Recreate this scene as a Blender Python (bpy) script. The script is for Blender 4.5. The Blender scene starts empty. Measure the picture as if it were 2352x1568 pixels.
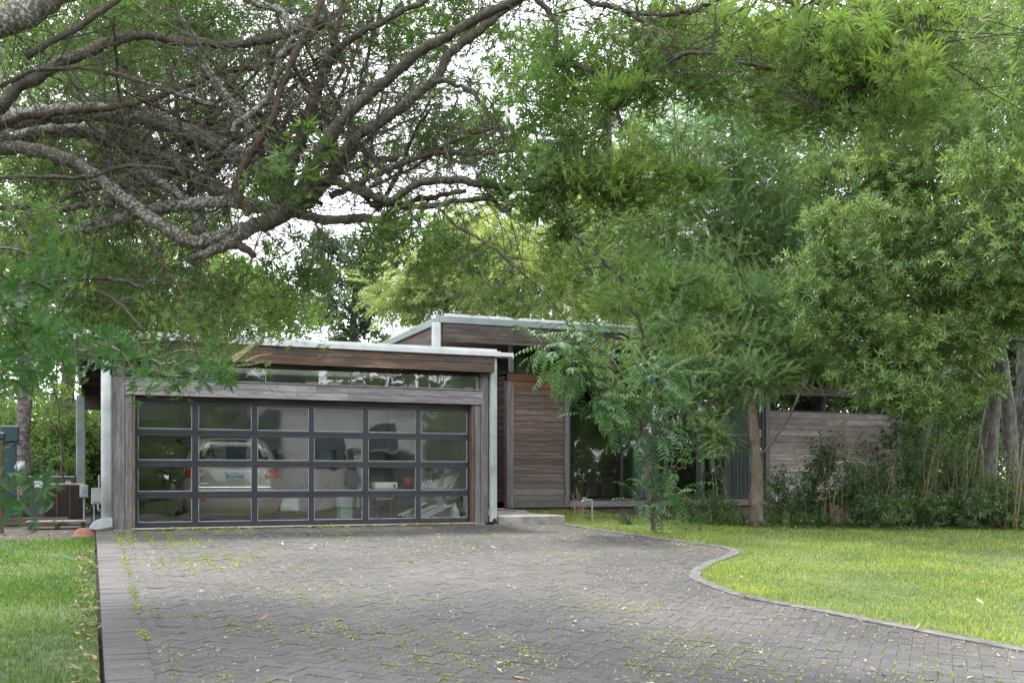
import bpy, math, random
import numpy as np
from mathutils import Vector, geometry
SC = bpy.context.scene
COL = SC.collection
rng = np.random.default_rng(7)
random.seed(7)
R = math.radians
# ------------------------------------------------------------------ camera, sky, sun, exposure
CH = 0.85                      # camera height above the garage slab (the drive falls away towards the camera)
F = 2360.0; CX = 1176.0; HY = 1096.0
cam = bpy.data.cameras.new("camera"); co = bpy.data.objects.new("camera", cam); COL.objects.link(co)
co.location = (0, 0, CH); co.rotation_euler = (R(90), 0, 0)
cam.sensor_width = 36; cam.lens = 36 * F / 2352; cam.shift_y = (HY - 784) / 2352
cam.clip_start = 0.05; cam.clip_end = 2000
cam.dof.use_dof = True; cam.dof.focus_distance = 17.5; cam.dof.aperture_fstop = 5.0
SC.camera = co
SUN_EL, SUN_AZ = R(62), R(335)     # azimuth: direction the light comes from, measured clockwise from +Y
wd = bpy.data.worlds.new("World"); SC.world = wd; wd.use_nodes = True
nt = wd.node_tree; nt.nodes.clear()
wo = nt.nodes.new("ShaderNodeOutputWorld"); bg = nt.nodes.new("ShaderNodeBackground")
sky = nt.nodes.new("ShaderNodeTexSky"); sky.sky_type = 'NISHITA'; sky.sun_disc = False
sky.sun_elevation = SUN_EL; sky.sun_rotation = SUN_AZ
tc = nt.nodes.new("ShaderNodeTexCoord"); nz = nt.nodes.new("ShaderNodeTexNoise")
nz.inputs["Scale"].default_value = 2.2; nz.inputs["Detail"].default_value = 6
rp = nt.nodes.new("ShaderNodeValToRGB"); rp.color_ramp.elements[0].position = .30; rp.color_ramp.elements[1].position = .52
rp.color_ramp.elements[0].color = (.45, .45, .45, 1); rp.color_ramp.elements[1].color = (1, 1, 1, 1)
mx = nt.nodes.new("ShaderNodeMix"); mx.data_type = 'RGBA'; mx.inputs[7].default_value = (12.0, 12.2, 13.0, 1)   # cloud
nt.links.new(tc.outputs["Generated"], nz.inputs["Vector"]); nt.links.new(nz.outputs["Fac"], rp.inputs[0])
nt.links.new(rp.outputs[0], mx.inputs[0]); nt.links.new(sky.outputs[0], mx.inputs[6])
nt.links.new(mx.outputs[2], bg.inputs[0]); nt.links.new(bg.outputs[0], wo.inputs[0])
bg.inputs[1].default_value = 0.145
sl = bpy.data.lights.new("sun", 'SUN'); sl.energy = 2.7; sl.angle = R(9); sl.color = (1, .95, .86)
so = bpy.data.objects.new("sun", sl); COL.objects.link(so)
sd = Vector((math.sin(SUN_AZ) * math.cos(SUN_EL), math.cos(SUN_AZ) * math.cos(SUN_EL), math.sin(SUN_EL)))
so.rotation_euler = sd.to_track_quat('Z', 'Y').to_euler()
SC.view_settings.view_transform = 'Standard'; SC.view_settings.look = 'None'
SC.view_settings.gamma = 1; SC.view_settings.use_curve_mapping = False
SC.view_settings.exposure = 1.08
SC.cycles.max_bounces = 7; SC.cycles.diffuse_bounces = 3; SC.cycles.glossy_bounces = 3
SC.cycles.transparent_max_bounces = 10; SC.cycles.transmission_bounces = 4
SC.cycles.sample_clamp_indirect = 6

# ------------------------------------------------------------------ frames: house frame (a along the garage front, b back, z up)
AL = math.atan(F / 5740.0)
E1 = np.array((math.cos(AL), math.sin(AL), 0)); E2 = np.array((-math.sin(AL), math.cos(AL), 0)); EZ = np.array((0, 0, 1.))
G0 = np.array(((310 - CX) / F * 17.0, 17.0, 0))
def W(p):
    p = np.asarray(p, float).reshape(-1, 3)
    return G0 + p[:, :1] * E1 + p[:, 1:2] * E2 + p[:, 2:3] * EZ
def A2W(a, b, z=0): return W([(a, b, z)])[0]
def PX(X, Y, t):               # a measured point of the photograph at distance t
    return np.array(((X - CX) / F * t, t, CH + (HY - Y) / F * t))
def w2ab(p):
    d = np.asarray(p, float) - G0
    return d @ E1, d @ E2
SL = .045
def gz(b): return SL * np.minimum(b, 0)

# ------------------------------------------------------------------ mesh helpers
def link(name, V, Q=None, T=None, mat=None, parent=None, smooth=False, N=None, uv=None):
    """one mesh object from numpy arrays; world coordinates, stored relative to the parent's location"""
    V = np.asarray(V, float).reshape(-1, 3)
    if parent is not None: V = V - np.array(origin(parent))
    me = bpy.data.meshes.new(name)
    loops = []; starts = []; tot = 0; totals = []
    for arr, k in ((Q, 4), (T, 3)):
        if arr is not None and len(arr):
            arr = np.asarray(arr, np.int32).reshape(-1, k)
            loops.append(arr.ravel()); n = len(arr)
            starts.append(tot + np.arange(n) * k); totals.append(np.full(n, k)); tot += n * k
    if N:
        for f in N:
            loops.append(np.array(f, np.int32)); starts.append(np.array([tot])); totals.append(np.array([len(f)])); tot += len(f)
    me.vertices.add(len(V)); me.vertices.foreach_set("co", V.ravel().astype(np.float32))
    lo = np.concatenate(loops).astype(np.int32); st = np.concatenate(starts).astype(np.int32)
    me.loops.add(len(lo)); me.loops.foreach_set("vertex_index", lo)
    me.polygons.add(len(st)); me.polygons.foreach_set("loop_start", st)
    try: me.polygons.foreach_set("loop_total", np.concatenate(totals).astype(np.int32))
    except Exception: pass
    me.update(calc_edges=True); me.validate()
    me.polygons.foreach_set("use_smooth", np.full(len(me.polygons), bool(smooth)))
    if mat: me.materials.append(mat)
    o = bpy.data.objects.new(name, me); COL.objects.link(o)
    if parent is not None: o.parent = parent
    return o
ORI = {}
def origin(o):
    p = np.zeros(3)
    while o is not None:
        p = p + np.array(o.location); o = o.parent
    return p
def tag(o, label=None, cat=None, group=None, kind=None):
    if label: o["label"] = label
    if cat: o["category"] = cat
    if group: o["group"] = group
    if kind: o["kind"] = kind
    return o
def thing(name, label, cat, loc, group=None):
    o = bpy.data.objects.new(name, None); COL.objects.link(o)
    o.location = tuple(loc); o.empty_display_size = .1
    return tag(o, label, cat, group)
class MB:
    def __init__(s): s.v = []; s.q = []; s.t = []; s.n = 0
    def add(s, v, q=None, t=None):
        v = np.asarray(v, float).reshape(-1, 3)
        if q is not None and len(q): s.q.append(np.asarray(q, int) + s.n)
        if t is not None and len(t): s.t.append(np.asarray(t, int) + s.n)
        s.v.append(v); s.n += len(v); return s
    def box(s, a0, a1, b0, b1, z0, z1, c=.006, M=W):
        """chamfered box in the house frame"""
        c = min(c, (a1 - a0) * .3, (b1 - b0) * .3, (z1 - z0) * .3)
        v = []; lo = (a0, b0, z0); hi = (a1, b1, z1); idx = {}
        for i in (0, 1):
            for j in (0, 1):
                for k in (0, 1):
                    for ax in range(3):
                        p = [ (hi if e else lo)[d] for d, e in enumerate((i, j, k))]
                        for d, e in enumerate((i, j, k)):
                            if d != ax: p[d] += -c if e else c
                        idx[(i, j, k, ax)] = len(v); v.append(p)
        q = []; t = []
        # vertex (.., ax) lies on the face perpendicular to ax
        for ax in range(3):
            o1, o2 = [d for d in range(3) if d != ax]
            for e in (0, 1):
                ring = []
                for (x, y) in ((0, 0), (1, 0), (1, 1), (0, 1)):
                    k = [0, 0, 0]; k[ax] = e; k[o1] = x; k[o2] = y; ring.append(idx[(*k, ax)])
                q.append(ring)
        for ax in range(3):            # edges running along ax
            o1, o2 = [d for d in range(3) if d != ax]
            for x in (0, 1):
                for y in (0, 1):
                    k0 = [0, 0, 0]; k1 = [0, 0, 0]; k0[ax] = 0; k1[ax] = 1
                    for k in (k0, k1): k[o1] = x; k[o2] = y
                    q.append([idx[(*k0, o1)], idx[(*k0, o2)], idx[(*k1, o2)], idx[(*k1, o1)]])
        for i in (0, 1):
            for j in (0, 1):
                for k in (0, 1): t.append([idx[(i, j, k, 0)], idx[(i, j, k, 1)], idx[(i, j, k, 2)]])
        return s.add(M(v), q, t)
    def tube(s, P, r, n=6, cap=True):
        v, q, t = tube(P, r, n, cap); return s.add(v, q, t)
    def lathe(s, prof, base, n=20, M=None):
        prof = np.array(prof); m = len(prof); an = np.arange(n) * 2 * math.pi / n
        v = np.zeros((m, n, 3)); v[:, :, 0] = prof[:, :1] * np.cos(an); v[:, :, 1] = prof[:, :1] * np.sin(an); v[:, :, 2] = prof[:, 1:2]
        v = v.reshape(-1, 3)
        if M is not None: v = v @ np.array(M).T
        v = v + np.array(base)
        i = np.arange(m - 1)[:, None] * n; j = np.arange(n)[None]; jn = (j + 1) % n
        q = np.stack([i + j, i + jn, i + n + jn, i + n + j], -1).reshape(-1, 4)
        return s.add(v, q)
    def build(s, name, mat, parent=None, smooth=False):
        return link(name, np.concatenate(s.v), np.concatenate(s.q) if s.q else None, np.concatenate(s.t) if s.t else None, mat, parent, smooth)
def smoothline(P, k=4):
    P = np.asarray(P, float)
    if len(P) < 3: return P
    E = np.vstack([2 * P[0] - P[1], P, 2 * P[-1] - P[-2]]); out = []
    for i in range(len(P) - 1):
        p0, p1, p2, p3 = E[i:i + 4]
        for u in np.arange(k) / k:
            out.append(.5 * ((2 * p1) + (-p0 + p2) * u + (2 * p0 - 5 * p1 + 4 * p2 - p3) * u * u + (-p0 + 3 * p1 - 3 * p2 + p3) * u ** 3))
    out.append(P[-1]); return np.array(out)
def tube(P, r, n=6, cap=True):
    P = np.asarray(P, float); m = len(P); r = np.broadcast_to(np.asarray(r, float), (m,))
    T = np.gradient(P, axis=0); T /= np.linalg.norm(T, axis=1, keepdims=True) + 1e-9
    ref = np.array((0, 0, 1.)) if abs(T[:, 2]).mean() < .8 else np.array((1., 0, 0))
    X = np.cross(T, ref); X /= np.linalg.norm(X, axis=1, keepdims=True) + 1e-9; Y = np.cross(T, X)
    an = np.arange(n) * 2 * math.pi / n
    v = P[:, None] + r[:, None, None] * (np.cos(an)[None, :, None] * X[:, None] + np.sin(an)[None, :, None] * Y[:, None])
    i = np.arange(m - 1)[:, None] * n; j = np.arange(n)[None]; jn = (j + 1) % n
    q = np.stack([i + j, i + jn, i + n + jn, i + n + j], -1).reshape(-1, 4)
    v = v.reshape(-1, 3); t = []
    if cap and n > 3:
        v = np.vstack([v, P[:1], P[-1:]]); c0 = m * n; c1 = c0 + 1
        for k in range(n):
            t.append((c0, (k + 1) % n, k)); t.append((c1, (m - 1) * n + k, (m - 1) * n + (k + 1) % n))
    return v, q, np.array(t, int).reshape(-1, 3)

# ------------------------------------------------------------------ materials
def mat(name):
    m = bpy.data.materials.new(name); m.use_nodes = True; n = m.node_tree; n.nodes.clear()
    o = n.nodes.new("ShaderNodeOutputMaterial"); return m, n, o
def N(nt, t, **kw):
    n = nt.nodes.new("ShaderNode" + t)
    for k, v in kw.items():
        if k in n.inputs: n.inputs[k].default_value = v
        else: setattr(n, k, v)
    return n
def ramp(nt, src, stops):
    r = nt.nodes.new("ShaderNodeValToRGB"); e = r.color_ramp.elements
    while len(e) < len(stops): e.new(.5)
    for k, (p, c) in zip(e, stops): k.position = p; k.color = (*c, 1) if len(c) == 3 else c
    nt.links.new(src, r.inputs[0]); return r.outputs[0]
def mixc(nt, fac, a, b, mode='MIX'):
    m = nt.nodes.new("ShaderNodeMix"); m.data_type = 'RGBA'; m.blend_type = mode
    for i, x in ((0, fac), (6, a), (7, b)):
        if isinstance(x, (int, float)): m.inputs[i].default_value = x
        elif isinstance(x, tuple): m.inputs[i].default_value = (*x, 1)
        else: nt.links.new(x, m.inputs[i])
    return m.outputs[2]
def bump(nt, h, strength=.3, dist=.01):
    b = nt.nodes.new("ShaderNodeBump"); b.inputs["Strength"].default_value = strength; b.inputs["Distance"].default_value = dist
    nt.links.new(h, b.inputs["Height"]); return b.outputs[0]
def coords(nt, rotz=0, scale=(1, 1, 1), island=False):
    tcn = N(nt, "TexCoord"); mp = N(nt, "Mapping")
    mp.inputs["Rotation"].default_value = (0, 0, rotz); src = tcn.outputs["Object"]
    nt.links.new(src, mp.inputs["Vector"]); out = mp.outputs[0]
    if island:
        g = N(nt, "NewGeometry"); ad = N(nt, "VectorMath", operation='MULTIPLY_ADD')
        ad.inputs[1].default_value = (37, 23, 51); nt.links.new(g.outputs["Random Per Island"], ad.inputs[0]); nt.links.new(out, ad.inputs[2]); out = ad.outputs[0]
    m2 = N(nt, "VectorMath", operation='MULTIPLY'); m2.inputs[1].default_value = scale
    nt.links.new(out, m2.inputs[0]); return m2.outputs[0]
def simple(name, c, rough=.6, var=.12, scale=6, metal=0, spec=.5, bumps=0., bscale=60):
    m, nt, o = mat(name); p = N(nt, "BsdfPrincipled"); p.inputs["Roughness"].default_value = rough; p.inputs["Metallic"].default_value = metal
    p.inputs["Specular IOR Level"].default_value = spec
    v = coords(nt); nz = N(nt, "TexNoise"); nz.inputs["Scale"].default_value = scale; nz.inputs["Detail"].default_value = 6; nt.links.new(v, nz.inputs["Vector"])
    c0 = tuple(x * (1 - var * 2) for x in c); c1 = tuple(min(1, x * (1 + var * 1.3)) for x in c)
    nt.links.new(ramp(nt, nz.outputs["Fac"], [(.3, c0), (.7, c1)]), p.inputs["Base Color"])
    if bumps:
        n2 = N(nt, "TexNoise"); n2.inputs["Scale"].default_value = bscale; n2.inputs["Detail"].default_value = 4; nt.links.new(v, n2.inputs["Vector"])
        nt.links.new(bump(nt, n2.outputs["Fac"], bumps), p.inputs["Normal"])
    nt.links.new(p.outputs[0], o.inputs[0]); return m
def wood(name, stops, axis='a', fine=1.0, rough=.8, patch=None, pfac=.5, splash=None):
    """weathered timber; grain runs along the house's a, b or z axis; every board its own tone"""
    m, nt, o = mat(name); p = N(nt, "BsdfPrincipled"); p.inputs["Roughness"].default_value = rough; p.inputs["Specular IOR Level"].default_value = .25
    sc = {'a': (.9, 14, 14), 'b': (14, .9, 14), 'z': (14, 14, .9)}[axis]
    v = coords(nt, -AL, tuple(x * fine for x in sc), True)
    n1 = N(nt, "TexNoise"); n1.inputs["Scale"].default_value = 1.6; n1.inputs["Detail"].default_value = 8; n1.inputs["Roughness"].default_value = .7; nt.links.new(v, n1.inputs["Vector"])
    n2 = N(nt, "TexNoise"); n2.inputs["Scale"].default_value = 7; n2.inputs["Detail"].default_value = 5; nt.links.new(v, n2.inputs["Vector"])
    col = ramp(nt, n1.outputs["Fac"], stops)
    if patch:
        v2 = coords(nt, -AL, (.8, .8, 2.2) if axis != 'z' else (2, 2, .6)); n3 = N(nt, "TexNoise"); n3.inputs["Scale"].default_value = 1.3; n3.inputs["Detail"].default_value = 5; nt.links.new(v2, n3.inputs["Vector"])
        f = ramp(nt, n3.outputs["Fac"], [(.42, (0, 0, 0)), (.62, (pfac,) * 3)]); col = mixc(nt, f, col, patch)
    if splash:                                               # boards near the ground have silvered with rain splash
        sx = N(nt, "SeparateXYZ"); t0 = N(nt, "TexCoord"); nt.links.new(t0.outputs["Object"], sx.inputs[0])
        n4 = N(nt, "TexNoise"); n4.inputs["Scale"].default_value = 1.1; nt.links.new(v, n4.inputs["Vector"])
        ma = N(nt, "Math", operation='MULTIPLY_ADD'); nt.links.new(sx.outputs[2], ma.inputs[0]); ma.inputs[1].default_value = .4; nt.links.new(n4.outputs["Fac"], ma.inputs[2])
        col = mixc(nt, ramp(nt, ma.outputs[0], [(.75, (.9, .9, .9)), (1.35, (0, 0, 0))]), col, splash)
    d = ramp(nt, n2.outputs["Fac"], [(.3, (.62, .6, .58)), (.6, (1.05, 1.05, 1.05))]); col = mixc(nt, 1.0, col, d, 'MULTIPLY')
    g = N(nt, "NewGeometry"); t = ramp(nt, g.outputs["Random Per Island"], [(0, (.72, .72, .74)), (1, (1.18, 1.14, 1.1))]); col = mixc(nt, 1.0, col, t, 'MULTIPLY')
    nt.links.new(col, p.inputs["Base Color"]); nt.links.new(bump(nt, n2.outputs["Fac"], .45, .004), p.inputs["Normal"])
    nt.links.new(p.outputs[0], o.inputs[0]); return m
def leafmat(name, cols, trans=.4, rough=.5, spec=.35, tcol=None):
    m, nt, o = mat(name); p = N(nt, "BsdfPrincipled"); p.inputs["Roughness"].default_value = rough; p.inputs["Specular IOR Level"].default_value = spec
    g = N(nt, "NewGeometry"); n = len(cols)
    c = ramp(nt, g.outputs["Random Per Island"], [(i / (n - 1), x) for i, x in enumerate(cols)])
    v = coords(nt); nz = N(nt, "TexNoise"); nz.inputs["Scale"].default_value = .9; nz.inputs["Detail"].default_value = 2; nt.links.new(v, nz.inputs["Vector"])
    c = mixc(nt, 1.0, c, ramp(nt, nz.outputs["Fac"], [(.35, (.75, .82, .85)), (.65, (1.2, 1.12, .95))]), 'MULTIPLY')
    hs = N(nt, "HueSaturation"); hs.inputs["Saturation"].default_value = .95; hs.inputs["Value"].default_value = 1.08; nt.links.new(c, hs.inputs["Color"]); c = hs.outputs[0]
    nt.links.new(c, p.inputs["Base Color"])
    tr = N(nt, "BsdfTranslucent"); tc2 = mixc(nt, 1.0, c, tcol or (1.45, 1.5, .8), 'MULTIPLY'); nt.links.new(tc2, tr.inputs[0])
    ms = N(nt, "MixShader"); ms.inputs[0].default_value = trans
    nt.links.new(p.outputs[0], ms.inputs[1]); nt.links.new(tr.outputs[0], ms.inputs[2]); nt.links.new(ms.outputs[0], o.inputs[0]); return m
def bark(name, stops, lichen=None, lf=(.52, .6), sc=(1, 1, 1), rough=.9, bs=9, ls=16):
    m, nt, o = mat(name); p = N(nt, "BsdfPrincipled"); p.inputs["Roughness"].default_value = rough; p.inputs["Specular IOR Level"].default_value = .2
    v = coords(nt, 0, sc); n1 = N(nt, "TexNoise"); n1.inputs["Scale"].default_value = bs; n1.inputs["Detail"].default_value = 8; n1.inputs["Roughness"].default_value = .68; nt.links.new(v, n1.inputs["Vector"])
    col = ramp(nt, n1.outputs["Fac"], stops)
    if lichen:
        n2 = N(nt, "TexNoise"); n2.inputs["Scale"].default_value = ls; n2.inputs["Detail"].default_value = 9; n2.inputs["Roughness"].default_value = .65; nt.links.new(v, n2.inputs["Vector"])
        n3 = N(nt, "TexNoise"); n3.inputs["Scale"].default_value = 1.4; nt.links.new(v, n3.inputs["Vector"])
        ad = N(nt, "Math", operation='MULTIPLY_ADD'); nt.links.new(n3.outputs["Fac"], ad.inputs[0]); ad.inputs[1].default_value = .5; nt.links.new(n2.outputs["Fac"], ad.inputs[2])
        f = ramp(nt, ad.outputs[0], [(lf[0] + .25, (0, 0, 0)), (lf[1] + .25, (1, 1, 1))]); col = mixc(nt, f, col, lichen)
    nt.links.new(col, p.inputs["Base Color"]); nt.links.new(bump(nt, n1.outputs["Fac"], .7, .012), p.inputs["Normal"])
    nt.links.new(p.outputs[0], o.inputs[0]); return m
def glass(name, tint=(.86, .9, .88), wav=.02, f0=1.5, extra=0.):
    m, nt, o = mat(name); t = N(nt, "BsdfTransparent"); t.inputs[0].default_value = (*tint, 1)
    gl = N(nt, "BsdfGlossy"); gl.inputs["Roughness"].default_value = .015; gl.inputs[0].default_value = (1, 1, 1, 1)
    v = coords(nt); nz = N(nt, "TexNoise"); nz.inputs["Scale"].default_value = 2.2; nz.inputs["Detail"].default_value = 1; nt.links.new(v, nz.inputs["Vector"])
    b = bump(nt, nz.outputs["Fac"], wav, .02); nt.links.new(b, gl.inputs["Normal"])
    fr = N(nt, "Fresnel"); fr.inputs[0].default_value = f0
    ad = N(nt, "Math", operation='ADD'); nt.links.new(fr.outputs[0], ad.inputs[0]); ad.inputs[1].default_value = extra
    ms = N(nt, "MixShader"); nt.links.new(ad.outputs[0], ms.inputs[0]); nt.links.new(t.outputs[0], ms.inputs[1]); nt.links.new(gl.outputs[0], ms.inputs[2])
    nt.links.new(ms.outputs[0], o.inputs[0]); return m
M = {}
M['wood_post'] = wood("grey_cedar_post", [(.3, (.10, .094, .094)), (.5, (.2, .19, .192)), (.72, (.33, .32, .325))], 'z')
M['wood_head'] = wood("grey_cedar_header", [(.3, (.14, .132, .135)), (.5, (.28, .265, .272)), (.72, (.44, .43, .44))], 'a')
M['wood_fascia'] = wood("brown_cedar_fascia", [(.3, (.05, .038, .032)), (.5, (.15, .10, .078)), (.7, (.36, .25, .18))], 'a', patch=(.075, .07, .06), pfac=.9)
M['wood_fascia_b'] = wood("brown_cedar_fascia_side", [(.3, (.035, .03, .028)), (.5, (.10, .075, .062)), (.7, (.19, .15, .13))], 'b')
M['wood_reveal'] = wood("brown_cedar_reveal", [(.3, (.06, .04, .033)), (.5, (.15, .10, .08)), (.72, (.28, .2, .155))], 'z')
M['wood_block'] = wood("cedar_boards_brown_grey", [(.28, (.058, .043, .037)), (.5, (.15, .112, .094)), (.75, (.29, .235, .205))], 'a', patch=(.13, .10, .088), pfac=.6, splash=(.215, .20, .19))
M['wood_red'] = wood("cedar_board_orange", [(.3, (.085, .045, .028)), (.5, (.18, .095, .055)), (.75, (.28, .165, .10))], 'a')
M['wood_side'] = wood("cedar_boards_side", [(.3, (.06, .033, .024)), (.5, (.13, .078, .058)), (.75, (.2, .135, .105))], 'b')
M['wood_pale'] = wood("silvered_boards", [(.28, (.15, .132, .118)), (.5, (.31, .285, .262)), (.72, (.47, .445, .42))], 'a', patch=(.2, .155, .125), pfac=.55, splash=(.56, .55, .53))
M['wood_dark'] = wood("dark_beam", [(.3, (.03, .024, .02)), (.5, (.08, .065, .055)), (.7, (.15, .13, .115))], 'a')
M['white_metal'] = simple("pale_painted_metal", (.35, .385, .38), .42, .16, 3, bumps=.05, bscale=12)
M['roof_metal'] = simple("pale_roof_metal", (.48, .505, .51), .45, .11, 3)
M['roof_metal2'] = simple("grey_green_roof_metal", (.17, .205, .2), .45, .10, 3)
M['slate'] = simple("slate_blue_aluminium", (.024, .027, .036), .42, .10, 5, spec=.5)
M['concrete'] = simple("concrete", (.30, .28, .26), .9, .2, 5, bumps=.3, bscale=80)
M['wall_white'] = simple("painted_plasterboard", (.60, .61, .59), .8, .05, 2)
M['floor_garage'] = simple("garage_concrete", (.26, .25, .24), .6, .2, 3)
M['soffit'] = simple("dark_corrugated_soffit", (.17, .20, .205), .5, .15, 4)
M['black'] = simple("black_plastic", (.02, .02, .022), .5, .1, 5)
M['glass'] = glass("door_glass", (.95, .97, .96), .10, 1.5, .045)
M['glass_dark'] = glass("window_glass", (.95, .97, .97), .03, 1.5, .01)
M['rubber'] = simple("rubber", (.018, .018, .019), .8, .1, 8)
print("materials done")
# ================================================================== SETTING: terrain, drive, lawns
# right-hand drive edge in house coordinates (measured on the sloping plane)
EDGE = np.array([(7.55, -.62), (7.7, -1.9), (7.95, -3.3), (8.2, -4.45), (8.25, -4.95), (8.02, -5.5), (7.55, -5.95), (7.07, -6.35), (6.55, -6.85), (6.2, -7.3),
                 (5.95, -7.7), (5.80, -8.3), (5.70, -8.96), (5.76, -9.4), (5.86, -9.8), (6.03, -10.8), (6.26, -12.0), (6.7, -14), (7.4, -17), (8.4, -21)])
EDGE = smoothline(EDGE, 4)
LE = -.60                       # left drive edge (a)
def inpoly(p, poly):
    x, y = p[:, 0], p[:, 1]; c = np.zeros(len(p), bool); j = len(poly) - 1
    for i in range(len(poly)):
        xi, yi = poly[i]; xj, yj = poly[j]
        c ^= ((yi > y) != (yj > y)) & (x < (xj - xi) * (y - yi) / (yj - yi + 1e-12) + xi); j = i
    return c
def sheet(name, poly, zf, mat, kind='structure', side=0):
    t = geometry.tessellate_polygon([[Vector((p[0], p[1], 0)) for p in poly]])
    P = np.array([(p[0], p[1], zf(p[1])) for p in poly]); v = P; T = np.array(t)
    n = np.cross(v[T[:, 1]] - v[T[:, 0]], v[T[:, 2]] - v[T[:, 0]]); T[n[:, 2] < 0] = T[n[:, 2] < 0][:, ::-1]
    Q = None
    if side:
        m = len(P); v = np.vstack([P, P - (0, 0, side)]); i = np.arange(m); j = (i + 1) % m; Q = np.stack([i, i + m, j + m, j], 1)
    o = link(name, W(v), Q, T, mat); return tag(o, kind=kind)
# terrain, one sheet to the horizon (soil colour), lower than what lies on it
xa = np.concatenate([[-400, -150, -70, -40, -25], np.arange(-16, 30, 1.), [36, 45, 70, 150, 400]]); xb = np.concatenate([[-400, -150, -80, -60, -45, -36, -30, -26], np.arange(-24, 24, 1.), [28, 35, 45, 70, 150, 500]])
AA, BB = np.meshgrid(xa, xb, indexing='ij')
ZZ = SL * np.clip(BB, -20, 0) - .13
v = np.stack([AA, BB, ZZ], -1).reshape(-1, 3); na, nb = len(xa), len(xb)
i = (np.arange(na - 1)[:, None] * nb + np.arange(nb - 1)[None]).reshape(-1)
m_soil = simple("soil_and_mulch", (.042, .034, .027), .95, .25, 9, bumps=.8, bscale=30)
tag(link("ground", W(v), np.stack([i, i + nb, i + nb + 1, i + 1], 1), None, m_soil), kind='structure')
m_sub = simple("paving_sand", (.056, .053, .051), .95, .2, 20)
drive_poly = [(LE, -21), (LE, -.32), (6.35, -.32), (6.35, -.62)] + [tuple(p) for p in EDGE]
sheet("driveway", drive_poly, lambda b: SL * b - .012, m_sub, side=.14)
# pavers: herringbone field, soldier course along the left edge; each brick a real block with its own tone
mp_, nt, o = mat("clay_grey_paver"); p = N(nt, "BsdfPrincipled"); p.inputs["Roughness"].default_value = .68; p.inputs["Specular IOR Level"].default_value = .45
v = coords(nt); g = N(nt, "NewGeometry")
c = ramp(nt, g.outputs["Random Per Island"], [(0, (.051, .049, .048)), (.5, (.061, .058, .057)), (1, (.074, .070, .068))])
n1 = N(nt, "TexNoise"); n1.inputs["Scale"].default_value = 42; n1.inputs["Detail"].default_value = 6; nt.links.new(v, n1.inputs["Vector"])
n2 = N(nt, "TexNoise"); n2.inputs["Scale"].default_value = .55; n2.inputs["Detail"].default_value = 5; nt.links.new(v, n2.inputs["Vector"])
c = mixc(nt, 1, c, ramp(nt, n1.outputs["Fac"], [(.3, (.65, .65, .66)), (.7, (1.3, 1.28, 1.26))]), 'MULTIPLY')
c = mixc(nt, 1, c, ramp(nt, n2.outputs["Fac"], [(.32, (.66, .66, .67)), (.68, (1.28, 1.25, 1.24))]), 'MULTIPLY')
nt.links.new(c, p.inputs["Base Color"]); nt.links.new(bump(nt, n1.outputs["Fac"], .35, .004), p.inputs["Normal"]); nt.links.new(p.outputs[0], o.inputs[0])
def bricks(cen, half, ang, poly, name, z=0.):
    """cen (n,2), half (n,2) half sizes, ang (n,) -> bricks with chamfered top edge, slightly uneven"""
    k = inpoly(cen, poly); cen, half, ang = cen[k], half[k], ang[k]; n = len(cen)
    g = .0013; ch = .0019
    sx = np.array((-1, 1, 1, -1)); sy = np.array((-1, -1, 1, 1))
    tx = rng.normal(0, .007, n); ty = rng.normal(0, .007, n); dz = rng.normal(0, .0016, n) + z
    V = np.zeros((n, 12, 3)); ca, sa = np.cos(ang), np.sin(ang)
    for lay, (ins, zz) in enumerate(((g, -.05), (g, -ch * .7), (g + ch, 0))):
        x = sx[None] * (half[:, :1] - ins); y = sy[None] * (half[:, 1:] - ins)
        zl = zz + (x * tx[:, None] + y * ty[:, None] if lay else 0) + dz[:, None]
        X = cen[:, :1] + x * ca[:, None] - y * sa[:, None]; Y = cen[:, 1:] + x * sa[:, None] + y * ca[:, None]
        V[:, lay * 4:lay * 4 + 4] = np.stack([X, Y, SL * Y + zl], -1)
    q = [[8, 9, 10, 11]]
    for l in (0, 4):
        for e in range(4): q.append([l + e, l + (e + 1) % 4, l + 4 + (e + 1) % 4, l + 4 + e])
    Q = (np.array(q)[None] + np.arange(n)[:, None, None] * 12).reshape(-1, 4)
    return tag(link(name, W(V.reshape(-1, 3)), Q, None, mp_), kind='structure'), cen, half, ang
w = .1; th = R(45); cs, sn = math.cos(th), math.sin(th)
C_, H_, G_ = [], [], []
for k in range(-170, 170):
    for m_ in range(-70, 70):
        ox, oy = k + 2 * m_, k - 2 * m_
        for (cx_, cy_, hx, hy) in ((ox + 1, oy + .5, 1, .5), (ox + 2.5, oy, .5, 1)):
            x, y = cx_ * w, cy_ * w
            C_.append((4 + x * cs - y * sn, -8 + x * sn + y * cs)); H_.append((hx * w, hy * w)); G_.append(th)
field_poly = [(LE + .24, -20), (LE + .24, -.34), (6.35, -.34), (6.35, -.60)] + [(p[0] + .03, p[1]) for p in EDGE]
_, PVC, PVH, PVA = bricks(np.array(C_), np.array(H_), np.array(G_), field_poly, "paving")
bb = np.arange(-19, -.36, .1); sol = np.stack([np.full_like(bb, LE + .155), bb], 1)
bricks(sol, np.tile((.155, .05), (len(bb), 1)), np.zeros(len(bb)), [(-5, -25), (-5, 1), (9, 1), (9, -25)], "paving_border", .008)
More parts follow.
